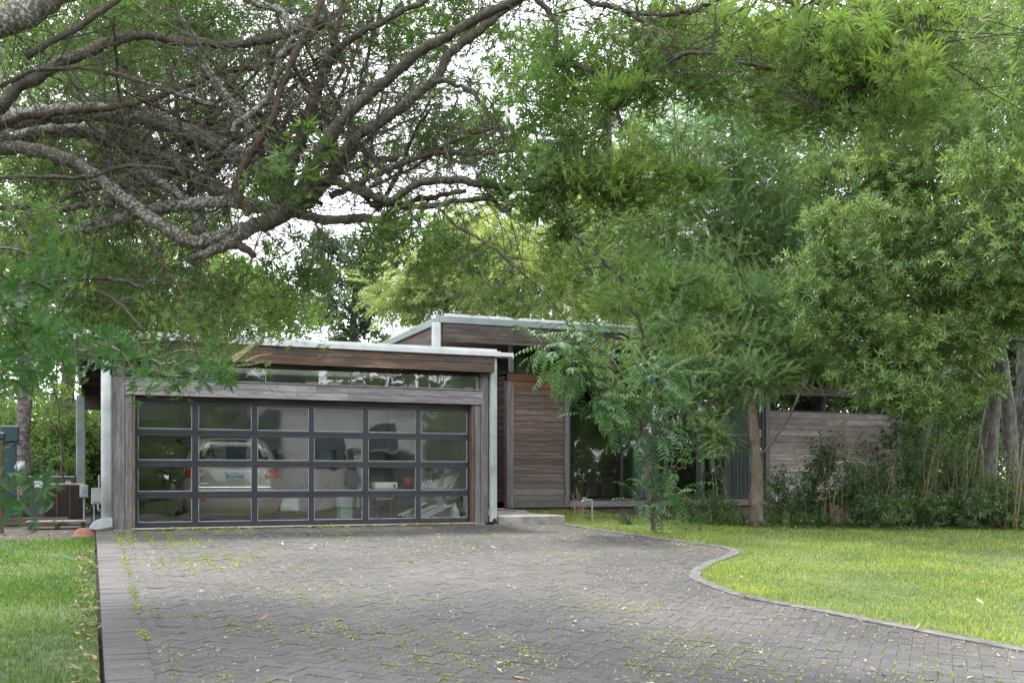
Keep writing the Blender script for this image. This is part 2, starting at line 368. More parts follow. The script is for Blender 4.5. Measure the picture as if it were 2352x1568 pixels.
# concrete edging along the curved lawn edge
d = np.gradient(EDGE, axis=0); d /= np.linalg.norm(d, axis=1, keepdims=True); nn = np.stack([-d[:, 1], d[:, 0]], 1)
inn = EDGE - nn * .08; out = EDGE + nn * .05
mk = len(EDGE); V = np.zeros((mk, 4, 3))
for j_, (pp, zz) in enumerate(((inn, -.03), (inn, .012), (out, .016), (out, -.1))): V[:, j_] = np.c_[pp, SL * pp[:, 1] + zz]
ii = np.arange(mk - 1)[:, None] * 4 + np.arange(3)[None]; Q = np.stack([ii, ii + 1, ii + 5, ii + 4], -1).reshape(-1, 4)
tag(link("lawn_edging_kerb", W(V.reshape(-1, 3)), Q, None, simple("worn_concrete_edging", (.115, .11, .107), .9, .3, 9, bumps=.4, bscale=60)), kind='structure')
# lawns
BED = smoothline([(9.55, 2.75), (9.75, 1.6), (10.2, .35), (10.9, -.75), (11.9, -1.65), (13.8, -2.3), (17.2, -2.6), (21, -2.9), (26, -3.2)], 3)
m_lawn = simple("lawn_soil", (.07, .095, .035), .95, .25, 8)
lawn_r = [(7.6, 2.75)] + [tuple(p) for p in BED] + [(26, -24), (9.2, -24)] + [tuple(p) for p in (EDGE + nn * .05)[::-1]]
sheet("lawn", lawn_r, lambda b: SL * b - .006, m_lawn)
LL = -.055
lawn_l = [(LE - .03, -24), (LE - .03, -1.0), (-1.5, -1.0), (-3, -.85), (-8, -.7), (-20, -.7), (-20, -24)]
sheet("lawn", lawn_l, lambda b: SL * b + LL, m_lawn)
bedp = [tuple(p) for p in BED] + [(26, 2.75)]
m_bed = simple("garden_bed_mulch", (.06, .045, .034), .95, .25, 10, bumps=.8, bscale=30)
sheet("garden_bed", bedp, lambda b: -.03 + SL * min(b, 0) * .9, m_bed)
def grass(name, poly, zoff, dens, hmin, hmax, wbl, cols, seed, fade=True):
    r = np.random.default_rng(seed); P = np.array(poly); lo, hi = P.min(0), P.max(0)
    n = int((hi[0] - lo[0]) * (hi[1] - lo[1]) * dens)
    p = np.stack([r.uniform(lo[0], hi[0], n), r.uniform(lo[1], hi[1], n)], 1)
    w3 = W(np.c_[p, SL * p[:, 1]]); dist = w3[:, 1]; u = w3[:, 0] / np.maximum(dist, .1)
    k = inpoly(p, P) & (dist > 5.5) & (np.abs(u) < .62)
    if fade: k &= r.random(n) < np.clip((11. / np.maximum(dist, 1)) ** 1.3, 0, 1)
    pn = np.sin(p[:, 0] * 2.1 + 1.7 * np.sin(p[:, 1] * 1.3)) + np.sin(p[:, 1] * 2.7 + 2.1 * np.sin(p[:, 0] * .8 + 1)) + .6 * np.sin(p[:, 0] * 6.1 + p[:, 1] * 4.3); k &= r.random(n) < np.clip(.86 + .2 * pn, .35, 1)
    p, w3, dist = p[k], w3[k], dist[k]; n = len(p)
    ph = r.uniform(0, 2 * math.pi, n); lean = np.abs(r.normal(0, .55, n)); h = r.uniform(hmin, hmax, n)
    h *= .8 + .35 * np.sin(p[:, 0] * 1.7 + 1.3 * np.sin(p[:, 1] * .9)) * np.sin(p[:, 1] * 1.3 + .7)
    wd_ = wbl * r.uniform(.7, 1.3, n) * np.clip(dist / 11, .8, 1.7)
    base = W(np.c_[p, SL * p[:, 1] + zoff]); dr = np.stack([np.cos(ph), np.sin(ph), np.zeros(n)], 1); sd_ = np.stack([-np.sin(ph + r.normal(0, .6, n)), np.cos(ph), np.zeros(n)], 1)
    mid = base + dr * (h * lean * .35)[:, None] + EZ * (h * .62)[:, None]; tip = base + dr * (h * lean)[:, None] + EZ * (h * (1 - .25 * lean))[:, None]
    V = np.stack([base - sd_ * wd_[:, None] * .5, base + sd_ * wd_[:, None] * .5, mid + sd_ * wd_[:, None] * .42, mid - sd_ * wd_[:, None] * .42, tip], 1)
    i = np.arange(n)[:, None] * 5
    return tag(link(name, V.reshape(-1, 3), i + np.array((0, 1, 2, 3)), i + np.array((3, 2, 4)), leafmat("grass_blade_" + name, cols, .45, .45, .4)), kind='stuff')
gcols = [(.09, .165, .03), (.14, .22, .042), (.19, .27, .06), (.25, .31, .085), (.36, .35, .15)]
grass("grass", lawn_r, -.006, 1750, .03, .062, .0085, gcols, 3)
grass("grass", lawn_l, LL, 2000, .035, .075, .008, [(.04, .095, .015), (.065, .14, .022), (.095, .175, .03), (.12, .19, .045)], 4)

# ================================================================== GARAGE
gar = thing("garage", "flat roofed timber garage with a glazed sectional door and white roof edge", "garage", A2W(0, 0, 0))
def part(name, mat_, boxes, parent, c=.006, smooth=False):
    m = MB()
    for bx in boxes: m.box(*bx, c=c)
    return m.build(name, mat_, parent, smooth)
GD = 8.3
part("post", M['wood_post'], [(-.37, -.165, -.16, .10, 0, 2.79)], gar)
part("post", M['wood_post'], [(-.16, -.055, -.14, .10, 0, 2.205)], gar)
part("door_reveal", M['wood_reveal'], [(-.053, .0, -.135, .10, .0, 2.205)], gar)
part("post", M['wood_post'], [(6.055, 6.20, -.16, .10, 0, 2.79)], gar)
part("post", M['wood_post'], [(5.945, 6.05, -.14, .10, 0, 2.205)], gar)
part("door_reveal", M['wood_reveal'], [(5.882, 5.943, -.135, .10, 0, 2.205)], gar)
# header: two courses of boards butted at irregular joints
m = MB(); x = -.16
for e in (2.32, 2.98, 4.55, 6.10):
    m.box(x + .0015, e - .0015, -.165, -.11, 2.332, 2.455, c=.003); x = e
x = -.16
for e in (2.65, 3.55, 6.10):
    m.box(x + .0015, e - .0015, -.172, -.11, 2.205, 2.328, c=.003); x = e
m.build("header", M['wood_head'], gar)
part("header_backing", M['wood_dark'], [(-.16, 6.05, -.108, .05, 2.21, 2.455)], gar)
part("door_stop", M['wood_dark'], [(0, 5.88, -.02, .06, 2.13, 2.207)], gar)
part("sill", simple("grey_sill", (.16, .17, .2), .5), [(-.162, 6.05, -.185, .06, 2.458, 2.486)], gar)
tr = part("transom_window", M['glass'], [(-.15, 6.04, -.06, -.052, 2.488, 2.735)], gar, c=.001)
for a in (2.11, 3.62): part("mullion", M['white_metal'], [(a, a + .015, -.066, -.046, 2.487, 2.735)], tr, c=.001)
part("end_board", M['wall_white'], [(6.0, 6.045, -.05, .25, 2.488, 2.735)], tr, c=.001)
part("transom_head", M['wood_dark'], [(-.16, 6.05, -.10, .05, 2.737, 2.79)], gar)
# fascia and roof
part("fascia", wood("orange_brown_fascia", [(.3, (.05, .034, .026)), (.5, (.14, .094, .07)), (.7, (.34, .25, .18))], 'a', patch=(.10, .075, .06), pfac=.8), [(-.82, 6.235, -.33, -.285, 2.79, 2.955)], gar)
part("fascia", M['wood_fascia'], [(-.82, 6.235, -.336, -.285, 2.958, 3.09)], gar)
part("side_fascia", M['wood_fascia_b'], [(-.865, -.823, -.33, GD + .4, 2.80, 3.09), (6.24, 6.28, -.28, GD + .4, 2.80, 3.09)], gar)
rf = part("roof", M['roof_metal'], [(-.89, 6.36, -.37, .45, 3.098, 3.14), (-.89, .3, .451, 1.399, 3.098, 3.14), (4.7, 6.36, .451, 1.399, 3.098, 3.14), (-.89, 6.36, 1.4, GD + .45, 3.098, 3.14)], gar)
part("added_skylight", M['glass'], [(.3, 4.7, .451, 1.399, 3.125, 3.132)], gar, c=.001)  # opening added out of view to brighten the garage inside
part("roof_edge", M['roof_metal'], [(-.86, 6.36, -.385, -.372, 3.09, 3.185), (6.362, 6.62, -.385, -.1, 3.095, 3.165), (-.93, -.892, -.385, GD + .45, 3.05, 3.12)], gar, c=.004)
part("roof_edge_upstand", M['roof_metal'], [(-.82, 6.3, -.34, -.30, 3.142, 3.225)], gar, c=.004)
# corrugated soffit
n = 120; bbv = np.linspace(-.28, GD + .3, n * 2); m = MB()
zz = 3.06 + .012 * np.sin(np.arange(n * 2) * math.pi / 2 + .7)
V = np.concatenate([np.c_[np.full(n * 2, -.82), bbv, zz], np.c_[np.full(n * 2, -.37), bbv, zz]]); i = np.arange(n * 2 - 1)
m.add(W(V), np.stack([i, i + 1, i + 1 + n * 2, i + n * 2], 1)); m.build("soffit", M['soffit'], gar)
for b in (1.6, 3.4, 5.2, 7.0): part("soffit_beam", M['wood_dark'], [(-.82, -.37, b, b + .09, 2.80, 3.03)], gar)
part("rear_beam", M['wood_dark'], [(-.82, 6.2, GD - .05, GD + .1, 2.46, 3.04)], gar)
part("column", simple("grey_green_column", (.19, .22, .215), .5, .15, 3), [(-.99, -.78, GD - .05, GD + .16, 0, 2.80)], gar, c=.02)
# walls and inside
part("side_wall", M['wood_side'], [(-.35, -.31, .11, GD - .06, 0.02, 2.455), (6.16, 6.2, .11, GD - .06, 0.02, 2.79)], gar)
part("inner_wall", M['wall_white'], [(-.29, -.27, .12, 6.4, .001, 2.45), (6.1, 6.12, .12, 6.4, .001, 2.77), (-.25, 6.08, 6.4, 6.42, .001, 2.77)], gar, c=.002)
part("ceiling", M['wall_white'], [(-.3, 6.14, .12, .44, 2.775, 2.79), (-.3, .29, .441, 1.409, 2.775, 2.79), (4.71, 6.14, .441, 1.409, 2.775, 2.79), (-.3, 6.14, 1.41, 6.5, 2.775, 2.79), (.27, .29, .45, 1.4, 2.791, 3.096), (4.71, 4.73, .45, 1.4, 2.791, 3.096), (.3, 4.7, 1.405, 1.42, 2.791, 3.096), (.3, 4.7, .43, .445, 2.791, 3.096)], gar, c=.002)  # hole and shaft lead down from the added roof opening
part("floor", M['floor_garage'], [(-.29, 6.12, -.19, 6.5, -.12, -.002)], gar, c=.002)
part("threshold", simple("worn_threshold", (.42, .36, .29), .8, .2, 9), [(-.055, 5.945, -.22, -.06, -.004, .014)], gar, c=.003)
idr = part("inner_door", M['wall_white'], [(-.02, .86, 6.36, 6.395, .01, 2.05)], gar, c=.004)
part("handle", M['black'], [(.72, .84, 6.32, 6.355, .98, 1.01)], idr, c=.003)
part("door_frame", M['wall_white'], [(-.09, -.025, 6.35, 6.398, .01, 2.12), (.865, .93, 6.35, 6.398, .01, 2.12), (-.09, .93, 6.35, 6.398, 2.122, 2.19)], idr, c=.003)
part("added_clerestory", M['glass'], [(-.33, -.324, .12, 6.4, 2.457, 2.77)], gar, c=.001)  # glazing added under the eave to admit light to the inside
# downpipes
m = MB(); ring = [(-.445, -.20, z) for z in (.17, 1.0, 2.0, 2.84)]
m.tube(W(ring), .079, 20); m.build("downpipe", M['white_metal'], gar, True)
m = MB()                                                # flared scoop at its foot
pf = smoothline([(-.355, .20), (-.47, .195), (-.56, .17), (-.63, .13), (-.68, .075), (-.70, .03)], 4); pf = np.vstack([pf, [(-.60, .015), (-.5, .03), (-.355, .055)]]); n = len(pf)
wd_ = np.interp(pf[:, 0], [-.7, -.355], [.15, .085]); V = np.vstack([np.c_[pf[:, 0], -.20 - wd_, pf[:, 1]], np.c_[pf[:, 0], -.20 + wd_, pf[:, 1]]]); i = np.arange(n); jn = (i + 1) % n
link("downpipe_scoop", W(V), np.stack([i, i + n, jn + n, jn], 1), None, M['white_metal'], gar, N=[list(range(n))[::-1], list(range(n, 2 * n))])
for z in (.98, 2.2): part("strap", M['white_metal'], [(-.53, -.36, -.215, -.185, z, z + .02)], gar, c=.002)
dp = part("downpipe", M['white_metal'], [(6.215, 6.335, -.27, -.155, .02, 3.09)], gar, c=.008)
m = MB(); m.tube(W([(6.283, -.2735, .055), (6.283, -.20, .055)]), .036, 16); m.box(6.247, 6.319, -.274, -.262, .0, .055, c=.002); m.build("outlet_hole", M['black'], dp)
# sectional door: frame of rails and stiles, 24 panes
# rows measured on the photograph: pane bottoms / tops
rows = [(.10, .50), (.615, 1.025), (1.14, 1.545), (1.66, 2.075)]
cols = [(.045, .905), (1.01, 1.89), (1.99, 2.875), (2.97, 3.84), (3.95, 4.835), (4.935, 5.84)]
door = part("garage_door", M['slate'], [(0.004, 5.876, -.02 + .02, .045, z0, z1) for z0, z1 in ((.016, .10), (.50, .557), (.559, .615), (1.025, 1.082), (1.084, 1.14), (1.545, 1.602), (1.604, 1.66), (2.075, 2.125))] +
            [(a0, a1, .002, .043, r0, r1) for r0, r1 in rows for a0, a1 in [(.004, .045), (5.84, 5.876)] + [(cols[k][1], cols[k + 1][0]) for k in range(5)]], gar, c=.004)
m_bead = simple("pale_glazing_bead", (.30, .33, .35), .4)
for r0, r1 in rows:
    for a0, a1 in cols:
        pn = part("pane", M['glass'], [(a0, a1, .02, .026, r0, r1)], door, c=.0006)
m = MB()
for r0, r1 in rows:
    for a0, a1 in cols:
        m.box(a0, a1, .004, .018, r0, r0 + .012, c=.002); m.box(a0, a0 + .009, .004, .018, r0 + .013, r1, c=.002); m.box(a1 - .009, a1, .004, .018, r0 + .013, r1, c=.002)
m.build("glazing_bead", m_bead, door)

# ================================================================== HOUSE
hou = thing("house", "low modern timber house with deep overhanging flat roof beside the garage", "house", A2W(8, 3, 0))
B0 = 3.0
# front block of horizontal boards
m = MB(); z = .32; k = 0
for h in [.14, .145, .11, .145, .15, .135, .12, .15, .14, .11, .15, .145, .14, .15, .13, .14, .15, .155]:
    if z + h > 2.93: break
    pr = rng.uniform(0, .003); m.box(8.025, 9.245, B0 - .02 - pr, B0 + .03, z + .0035, z + h - .0035, c=.004); z += h
m.box(8.025, 9.245, B0 - .03, B0 + .03, .175, .318, c=.004)
part("backing", M['black'], [(8.03, 9.24, B0 + .032, B0 + .05, .2, 2.95)], hou); part("backing", M['black'], [(14.87, 18.85, B0 + .032, B0 + .05, .2, 2.52)], hou)
blk = m.build("timber_wall", M['wood_block'], hou)
part("top_board", M['wood_red'], [(7.86, 9.36, B0 - .05, B0 - .0, 2.99, 3.15), (8.025, 9.245, B0 - .035, B0 + .02, z + .004, 2.985)], hou)
part("corner_post", M['wood_post'], [(7.84, 8.02, B0 - .04, B0 + .14, .172, 2.985)], hou)
part("corner_post", M['wood_post'], [(9.25, 9.37, B0 - .04, B0 + .10, .172, 2.985)], hou)
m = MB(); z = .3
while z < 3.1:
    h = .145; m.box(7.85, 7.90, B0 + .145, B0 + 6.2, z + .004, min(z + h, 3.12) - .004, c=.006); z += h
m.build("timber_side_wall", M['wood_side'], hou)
part("block_cap", M['wood_dark'], [(7.82, 9.40, B0 - .07, B0 + 6.2, 3.153, 3.18)], hou)
m = MB(); m.tube(W([(7.98, B0 + .06, 3.18), (7.98, B0 + .06, 3.79)]), .062, 16); m.build("column", M['white_metal'], hou, True)
part("clerestory_window", M['glass_dark'], [(8.1, 14.7, B0 + .06, B0 + .07, 3.182, 3.80)], hou, c=.001)
# step slab in front of the entrance and plinth
part("step", M['concrete'], [(6.36, 7.60, -.56, B0 + 1.4, -.08, .135), (7.605, 7.83, 1.8, B0 + 6, -.08, .155)], hou, c=.012)
part("plinth", simple("brown_plinth", (.16, .105, .075), .9, .2, 8), [(7.86, 19.0, B0 + .02, B0 + .2, -.2, .168)], hou)
# big roof
RT = 2.06
part("roof", M['roof_metal2'], [(6.03, 19.95, RT + .04, 10.9, 4.11, 4.19)], hou)
part("roof_edge", M['roof_metal2'], [(6.0, 19.98, RT - .02, RT + .035, 4.045, 4.185), (5.97, 6.025, RT + .04, 10.95, 4.045, 4.185)], hou, c=.008)
part("roof_upstand", M['roof_metal'], [(6.12, 19.9, RT + .08, RT + .14, 4.192, 4.245)], hou)
part("fascia", M['wood_dark'], [(6.06, 19.9, RT + .01, RT + .06, 3.655, 4.04)], hou)
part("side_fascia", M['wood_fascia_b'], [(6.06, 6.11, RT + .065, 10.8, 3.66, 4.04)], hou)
part("downpipe", M['white_metal'], [(5.845, 6.005, RT - .0, RT + .13, 2.9, 4.04)], hou, c=.01)
part("soffit", wood("soffit_boards", [(.3, (.07, .04, .03)), (.5, (.15, .09, .07)), (.7, (.24, .16, .12))], 'a'), [(6.11, 19.9, b, b + .138, 3.78, 3.80) for b in np.arange(RT + .07, 10.7, .142)], hou, c=.003)
part("lintel", M['wood_dark'], [(9.38, 14.75, B0 - .02, B0 + .12, 2.955, 3.16), (14.76, 19.0, B0 - .03, B0 + .12, 2.90, 3.12)], hou)
part("inner_beam", M['wood_dark'], [(6.9, 19.5, B0 + .02, B0 + .14, 3.802, 4.1)], hou)
for a in (12.9, 17.2): part("clerestory_post", M['wood_dark'], [(a, a + .1, B0, B0 + .1, 3.16, 3.79)], hou)
# glazed front
sl_ = part("window_sill", M['wood_head'], [(9.38, 14.74, B0 - .06, B0 + .12, .172, .315)], hou)
fr = part("sliding_window", simple("dark_bronze_frame", (.025, .028, .03), .4), [(9.38, 14.72, B0 - .01, B0 + .06, .318, .375), (9.38, 14.72, B0 - .01, B0 + .06, 2.88, 2.952)] +
          [(a, a + w_, B0, B0 + .05, .377, 2.878) for a, w_ in ((9.38, .05), (10.70, .07), (11.85, .13), (12.75, .05), (13.55, .16), (14.66, .06))], hou)
part("glazing", M['glass_dark'], [(9.432, 14.655, B0 + .02, B0 + .028, .377, 2.878)], fr, c=.001)
# pale board wall on the right, gap above it, corner posts
m = MB(); z = .25
for h in [.15, .145, .155, .14, .15, .15, .145, .155, .15, .15, .14, .15, .15, .15, .15, .15]:
    if z + h > 2.54: break
    x = 14.86
    for e in (sorted(rng.uniform(15.5, 18.3, 1)) + [18.86]):
        m.box(x + .001, e - .001, B0 - .02 - rng.uniform(0, .006), B0 + .03, z + .0035, z + h - .0035, c=.004); x = e
    z += h
m.build("board_wall", M['wood_pale'], hou)
part("corner_post", M['wood_post'], [(14.74, 14.855, B0 - .03, B0 + .1, .17, 2.95)], hou)
part("corner_post", M['wood_post'], [(18.865, 19.06, B0 - .05, B0 + .13, .0, 2.90)], hou)
part("inner_wall", M['wall_white'], [(9.4, 9.42, B0 + .2, 8.4, .3, 2.9), (14.7, 14.76, B0 + .2, 8.4, .3, 2.9), (9.43, 14.69, 8.4, 8.45, .3, 2.94)], hou, c=.002)
part("ceiling", M['wood_dark'], [(9.4, 14.7, B0 + .14, 8.45, 2.95, 2.97)], hou, c=.002)
part("floor", M['wood_dark'], [(7.95, 14.7, B0 + .21, 8.45, .27, .30)], hou, c=.002)
part("rear_wall", M['wood_side'], [(7.9, 19.0, 8.5, 8.55, .0, 3.15)], hou)
bl = part("window_blind", simple("white_blind", (.8, .8, .8), .6, .03), [(12.42, 12.70, B0 + .1, B0 + .14, z, z + .02) for z in np.arange(2.62, 2.86, .034)], hou, c=.002)
tag(bl, "small white slatted blind at the top of a pane")
# ceiling light far inside is dark in the photo: none built
def curtain(a0, a1, b, z0, z1, folds, mat_, label, depth=.05):
    n = int(folds * 14); a = np.linspace(a0, a1, n); w_ = b + depth * np.sin(np.arange(n) * 2 * math.pi / 14) + depth * .3 * np.sin(np.arange(n) * .37)
    V = np.concatenate([np.c_[a, w_, np.full(n, z0)], np.c_[a, w_, np.full(n, z1)]]); i = np.arange(n - 1)
    o = link("curtain", W(V), np.stack([i, i + 1, i + 1 + n, i + n], 1), None, mat_, None, True)
    return tag(o, label, "curtain", "curtains behind the glazed front")
mcur = simple("pale_blue_curtain", (.70, .78, .80), .85, .05, 3)
curtain(11.15, 11.84, B0 + .22, .36, 2.9, 6, mcur, "pale blue curtain hanging left of the thick dark window mullion")
curtain(13.75, 14.6, B0 + .2, .36, 2.9, 8, simple("grey_green_curtain", (.42, .49, .48), .85, .06, 3), "grey green curtain next to the smooth barked tree trunk")
curtain(13.05, 13.3, B0 + .5, .36, 2.6, 3, mcur, "narrow pale curtain strip drawn aside between dark window frames", .04)
# ---- furniture seen dimly inside
def chair(name, a, b, rot, label, mat_):
    t = thing(name, label, "chair", A2W(a, b, .3), "wooden chairs behind the glass"); ca, sa = math.cos(rot), math.sin(rot)
    def MM(v):
        v = np.array(v); return W(np.c_[a + v[:, 0] * ca - v[:, 1] * sa, b + v[:, 0] * sa + v[:, 1] * ca, v[:, 2] + .3])
    MB().box(-.22, .22, -.22, .22, .43, .47, .01, MM).build("seat", mat_, t)
    for x in (-.2, .2):
        for y in (-.2, .2): MB().box(x - .02, x + .02, y - .02, y + .02, 0, .43 if y < 0 else .98, .005, MM).build("leg", mat_, t)
    k = MB()
    for z in (.6, .75, .9): k.box(-.18, .18, .19, .21, z, z + .06, .005, MM)
    k.build("backrest", mat_, t)
mw = wood("dark_walnut", [(.3, (.04, .02, .012)), (.5, (.09, .045, .028)), (.7, (.14, .08, .05))], 'z')
chair("dining_chair", 10.1, 4.3, .4, "dark wooden chair behind the leftmost window glass", mw)
chair("dining_chair", 10.95, 4.1, 2.6, "red brown wooden chair beside the pale blue curtain", wood("red_brown_wood", [(.3, (.1, .03, .02)), (.5, (.2, .06, .04)), (.7, (.26, .1, .06))], 'z'))
chair("dining_chair", 12.35, 4.6, .1, "wooden chair behind the dark middle window panes", mw)

# ================================================================== VEGETATION
def leaf(base, d, nrm, L, Wd, droop=.2, seg=1):
    """one leaf blade: seg 1 = a folded diamond, more = a curved lanceolate strip"""
    d = np.array(d, float); d /= np.linalg.norm(d); s = np.cross(d, nrm); s /= np.linalg.norm(s) + 1e-9; u = np.cross(s, d)
    if seg == 1:
        m = base + d * L * .42 - u * L * droop * .15
        return np.array([base, m + s * Wd / 2 + u * Wd * .12, base + d * L - u * L * droop, m - s * Wd / 2 + u * Wd * .12]), np.array([[0, 1, 2, 3]]), np.zeros((0, 3), int)
    ts = np.linspace(0, 1, seg + 1); v = []
    for t in ts:
        wv = Wd * (max(0., math.sin(math.pi * min(1, t * .93 + .03))) ** .85) / 2; c = base + d * L * t - u * L * droop * t * t
        v += [c - s * wv + u * wv * .25, c + s * wv + u * wv * .25]
    q = [[2 * i, 2 * i + 1, 2 * i + 3, 2 * i + 2] for i in range(seg)]
    return np.array(v), np.array(q), np.zeros((0, 3), int)
class Proto:
    def __init__(s): s.v = []; s.q = []; s.n = 0
    def add(s, v, q, *_):
        s.v.append(v); s.q.append(q + s.n); s.n += len(v)
    def done(s): s.v = np.concatenate(s.v); s.q = np.concatenate(s.q); return s
def rdir(r, el=None):
    v = r.normal(size=3); return v / np.linalg.norm(v)
PR = random.Random(5); NR = np.random.default_rng(11)
Zv = np.array((0, 0, 1.))
def palmate(seg=1, Ls=.085, nodes=4, length=.26):
    """chaste tree sprig: opposite leaves of five to seven narrow leaflets"""
    p = Proto()
    for k in range(nodes):
        z = length * (k + 1) / nodes; roll = k * math.pi / 2 + NR.normal(0, .3)
        for sgn in (0, math.pi):
            a = roll + sgn; o = np.array((math.cos(a), math.sin(a), .45 + NR.normal(0, .2))); o /= np.linalg.norm(o)
            b = Zv * z + o * .035; up = Zv - o * (o @ Zv); up /= np.linalg.norm(up); sd_ = np.cross(o, up)
            sz = Ls * NR.uniform(.75, 1.15) * (1 - .12 * k)
            for j, ang in enumerate((-1.15, -.6, 0, .6, 1.15)):
                dd = o * math.cos(ang) + sd_ * math.sin(ang) - up * NR.uniform(.05, .4)
                L = sz * (1, 1.25, 1.4, 1.25, 1)[j] * NR.uniform(.85, 1.1)
                p.add(*leaf(b, dd, up + NR.normal(0, .25, 3), L, L * .19, NR.uniform(.1, .35), seg))
    return p.done()
def rosette(n=12, L=.095, Wd=.021, length=.13, up=.35, seg=1):
    p = Proto()
    for k in range(n):
        t = k / n; a = k * 2.4; o = np.array((math.cos(a), math.sin(a), up + t * .9 + NR.normal(0, .15)))
        p.add(*leaf(Zv * length * t, o, Zv - o * .3 + NR.normal(0, .25, 3), L * NR.uniform(.7, 1.15), Wd * NR.uniform(.8, 1.2), NR.uniform(.0, .25), seg))
    return p.done()
def feather(n=17, L=.085, Wd=.013, length=.36, ang=.75):
    """flat soft spray of fine leaflets on both sides of a thin stem"""
    p = Proto()
    for k in range(n):
        t = (k + 1) / n; b = Zv * length * t - np.array((0, 1., 0)) * .05 * t * t
        for s_ in (-1, 1):
            o = np.array((s_ * math.sin(ang), NR.normal(-.1, .22), math.cos(ang)))
            p.add(*leaf(b, o, np.array((0, 1., .1)) + NR.normal(0, .3, 3), L * (1.1 - .6 * t) * NR.uniform(.8, 1.2), Wd, NR.uniform(0, .3)))
    return p.done()
def broad(n=9, L=.10, Wd=.055, length=.22):
    p = Proto()
    for k in range(n):
        t = k / n; a = k * 2.4 + NR.normal(0, .3); o = np.array((math.cos(a), math.sin(a), .3 + NR.normal(0, .35)))
        p.add(*leaf(Zv * length * t, o, Zv + NR.normal(0, .45, 3), L * NR.uniform(.7, 1.2), Wd * NR.uniform(.8, 1.2), NR.uniform(.1, .4)))
    return p.done()
def frond(pairs=8, L=.105, Wd=.034, length=.5, seg=2):
    p = Proto()
    for k in range(pairs):
        t = (k + 1) / pairs; b = Zv * length * t * (1 - .1 * t) - np.array((0, 1., 0)) * length * .35 * t * t
        for s_ in (-1, 1):
            o = np.array((s_, -.55 + NR.normal(0, .15), .55)); p.add(*leaf(b, o, np.array((0, .8, .5)) + NR.normal(0, .15, 3), L * (1 - .35 * abs(t - .45)) * NR.uniform(.85, 1.1), Wd, .3, seg))
    b = Zv * length * .92 - np.array((0, 1., 0)) * length * .35
    p.add(*leaf(b, (0, -.8, .7), (0, .7, .7), L, Wd, .3, seg)); return p.done()
def frames(d, r, roll=None, up=None):
    """rotation matrices taking +Z to the directions d (n,3)"""
    d = d / (np.linalg.norm(d, axis=1, keepdims=True) + 1e-9)
    ref = r.normal(size=d.shape) if up is None else np.broadcast_to(up, d.shape)
    x = np.cross(ref, d); x /= np.linalg.norm(x, axis=1, keepdims=True) + 1e-9; y = np.cross(d, x)
    return np.stack([x, y, d], 2)
def scatter(protos, pos, dirs, scale, r, up=None):
    """copies of leaf sprigs -> one vertex and quad array"""
    pick = r.integers(0, len(protos), len(pos)); Rm = frames(dirs, r, up=up); VV = []; QQ = []; n0 = 0
    for i, p in enumerate(protos):
        k = pick == i
        if not k.any(): continue
        v = np.einsum('nij,kj->nki', Rm[k], p.v) * scale[k][:, None, None] + pos[k][:, None]
        n, m = v.shape[:2]; VV.append(v.reshape(-1, 3)); QQ.append((p.q[None] + (np.arange(n) * m)[:, None, None]).reshape(-1, 4) + n0); n0 += n * m
    return np.concatenate(VV), np.concatenate(QQ)
def ballpts(c, rad, n, r, shell=.45):
    v = r.normal(size=(n, 3)); v /= np.linalg.norm(v, axis=1, keepdims=True); v *= (r.random((n, 1)) ** shell)
    return np.array(c) + v * np.array(rad), v
def blobs_px(bl, r, clump=12, spread=.42, mult=1.):
    """blobs measured on the photograph (X, Y, half width, half height, distance, half depth, count) -> sprig points and outward directions;
    each blob is broken into small clumps so gaps and lumps appear"""
    P = []; D = []
    for (X, Y, rx, ry, t, rt, n) in bl:
        n = int(n * mult)
        c = PX(X, Y, t); rad = (rx / F * t, rt, ry / F * t)
        if clump:
            nc = max(3, int(n / clump)); cc, cv = ballpts(c, rad, nc, r, .5); cr = np.mean(rad) * spread * r.uniform(.6, 1.3, nc)
            k = r.integers(0, nc, n); v = r.normal(size=(n, 3)); v /= np.linalg.norm(v, axis=1, keepdims=True); v *= r.random((n, 1)) ** .5
            p = cc[k] + v * cr[k][:, None] * (1.25, 1, .8); D.append(v * .8 + (p - c) / np.array(rad) * .6)
        else:
            p, v = ballpts(c, rad, n, r); D.append(v)
        P.append(p)
    return np.concatenate(P), np.concatenate(D)
def twigs(mb, nodes, targets, r, r0=.006, r1=.0022, sag=.12, step=.35):
    """grow thin twigs from the nearest branch point to every target; new twigs become branch points too"""
    nodes = np.asarray(nodes, float); d0 = np.min(np.linalg.norm(targets[:, None, :] - nodes[None, ::3], axis=2), axis=1)
    pool = np.zeros((len(nodes) + len(targets) * 3, 3)); pool[:len(nodes)] = nodes; n = len(nodes)
    ends = np.zeros((len(targets), 3))
    for i in np.argsort(d0):
        t = targets[i]; dd = np.linalg.norm(pool[:n] - t, axis=1); j = np.argmin(dd + r.uniform(0, .12, n)); a = pool[j]; L = np.linalg.norm(t - a)
        if L < .03: ends[i] = (0, 0, 1); continue
        mid = (a + t) / 2 + r.normal(0, L * .10, 3) + Zv * L * sag; q = a * .36 + mid * .64 + r.normal(0, L * .03, 3)
        P = np.array([a, q * .8 + a * .2, mid * .85 + t * .15, t]); P = smoothline(P, 2)
        rr = np.linspace(min(.016, r0 * (1 + L * 1.2)), r1, len(P)); v, f, _ = tube(P, rr, 3, False); mb.add(v, f)
        pool[n] = mid * .85 + t * .15; pool[n + 1] = t; n += 2; ends[i] = t - mid
    return ends
def limb(mb, P, r0, r1, n=8, k=4, wob=0., r=None):
    P = smoothline(np.array(P), k); m = len(P)
    if r is not None and wob: P[1:-1] += r.normal(0, wob, (m - 2, 3))
    rad = np.linspace(r0, r1, m)
    if r is not None: rad = rad * (1 + r.normal(0, .085, m))
    mb.tube(P, rad, n); return P
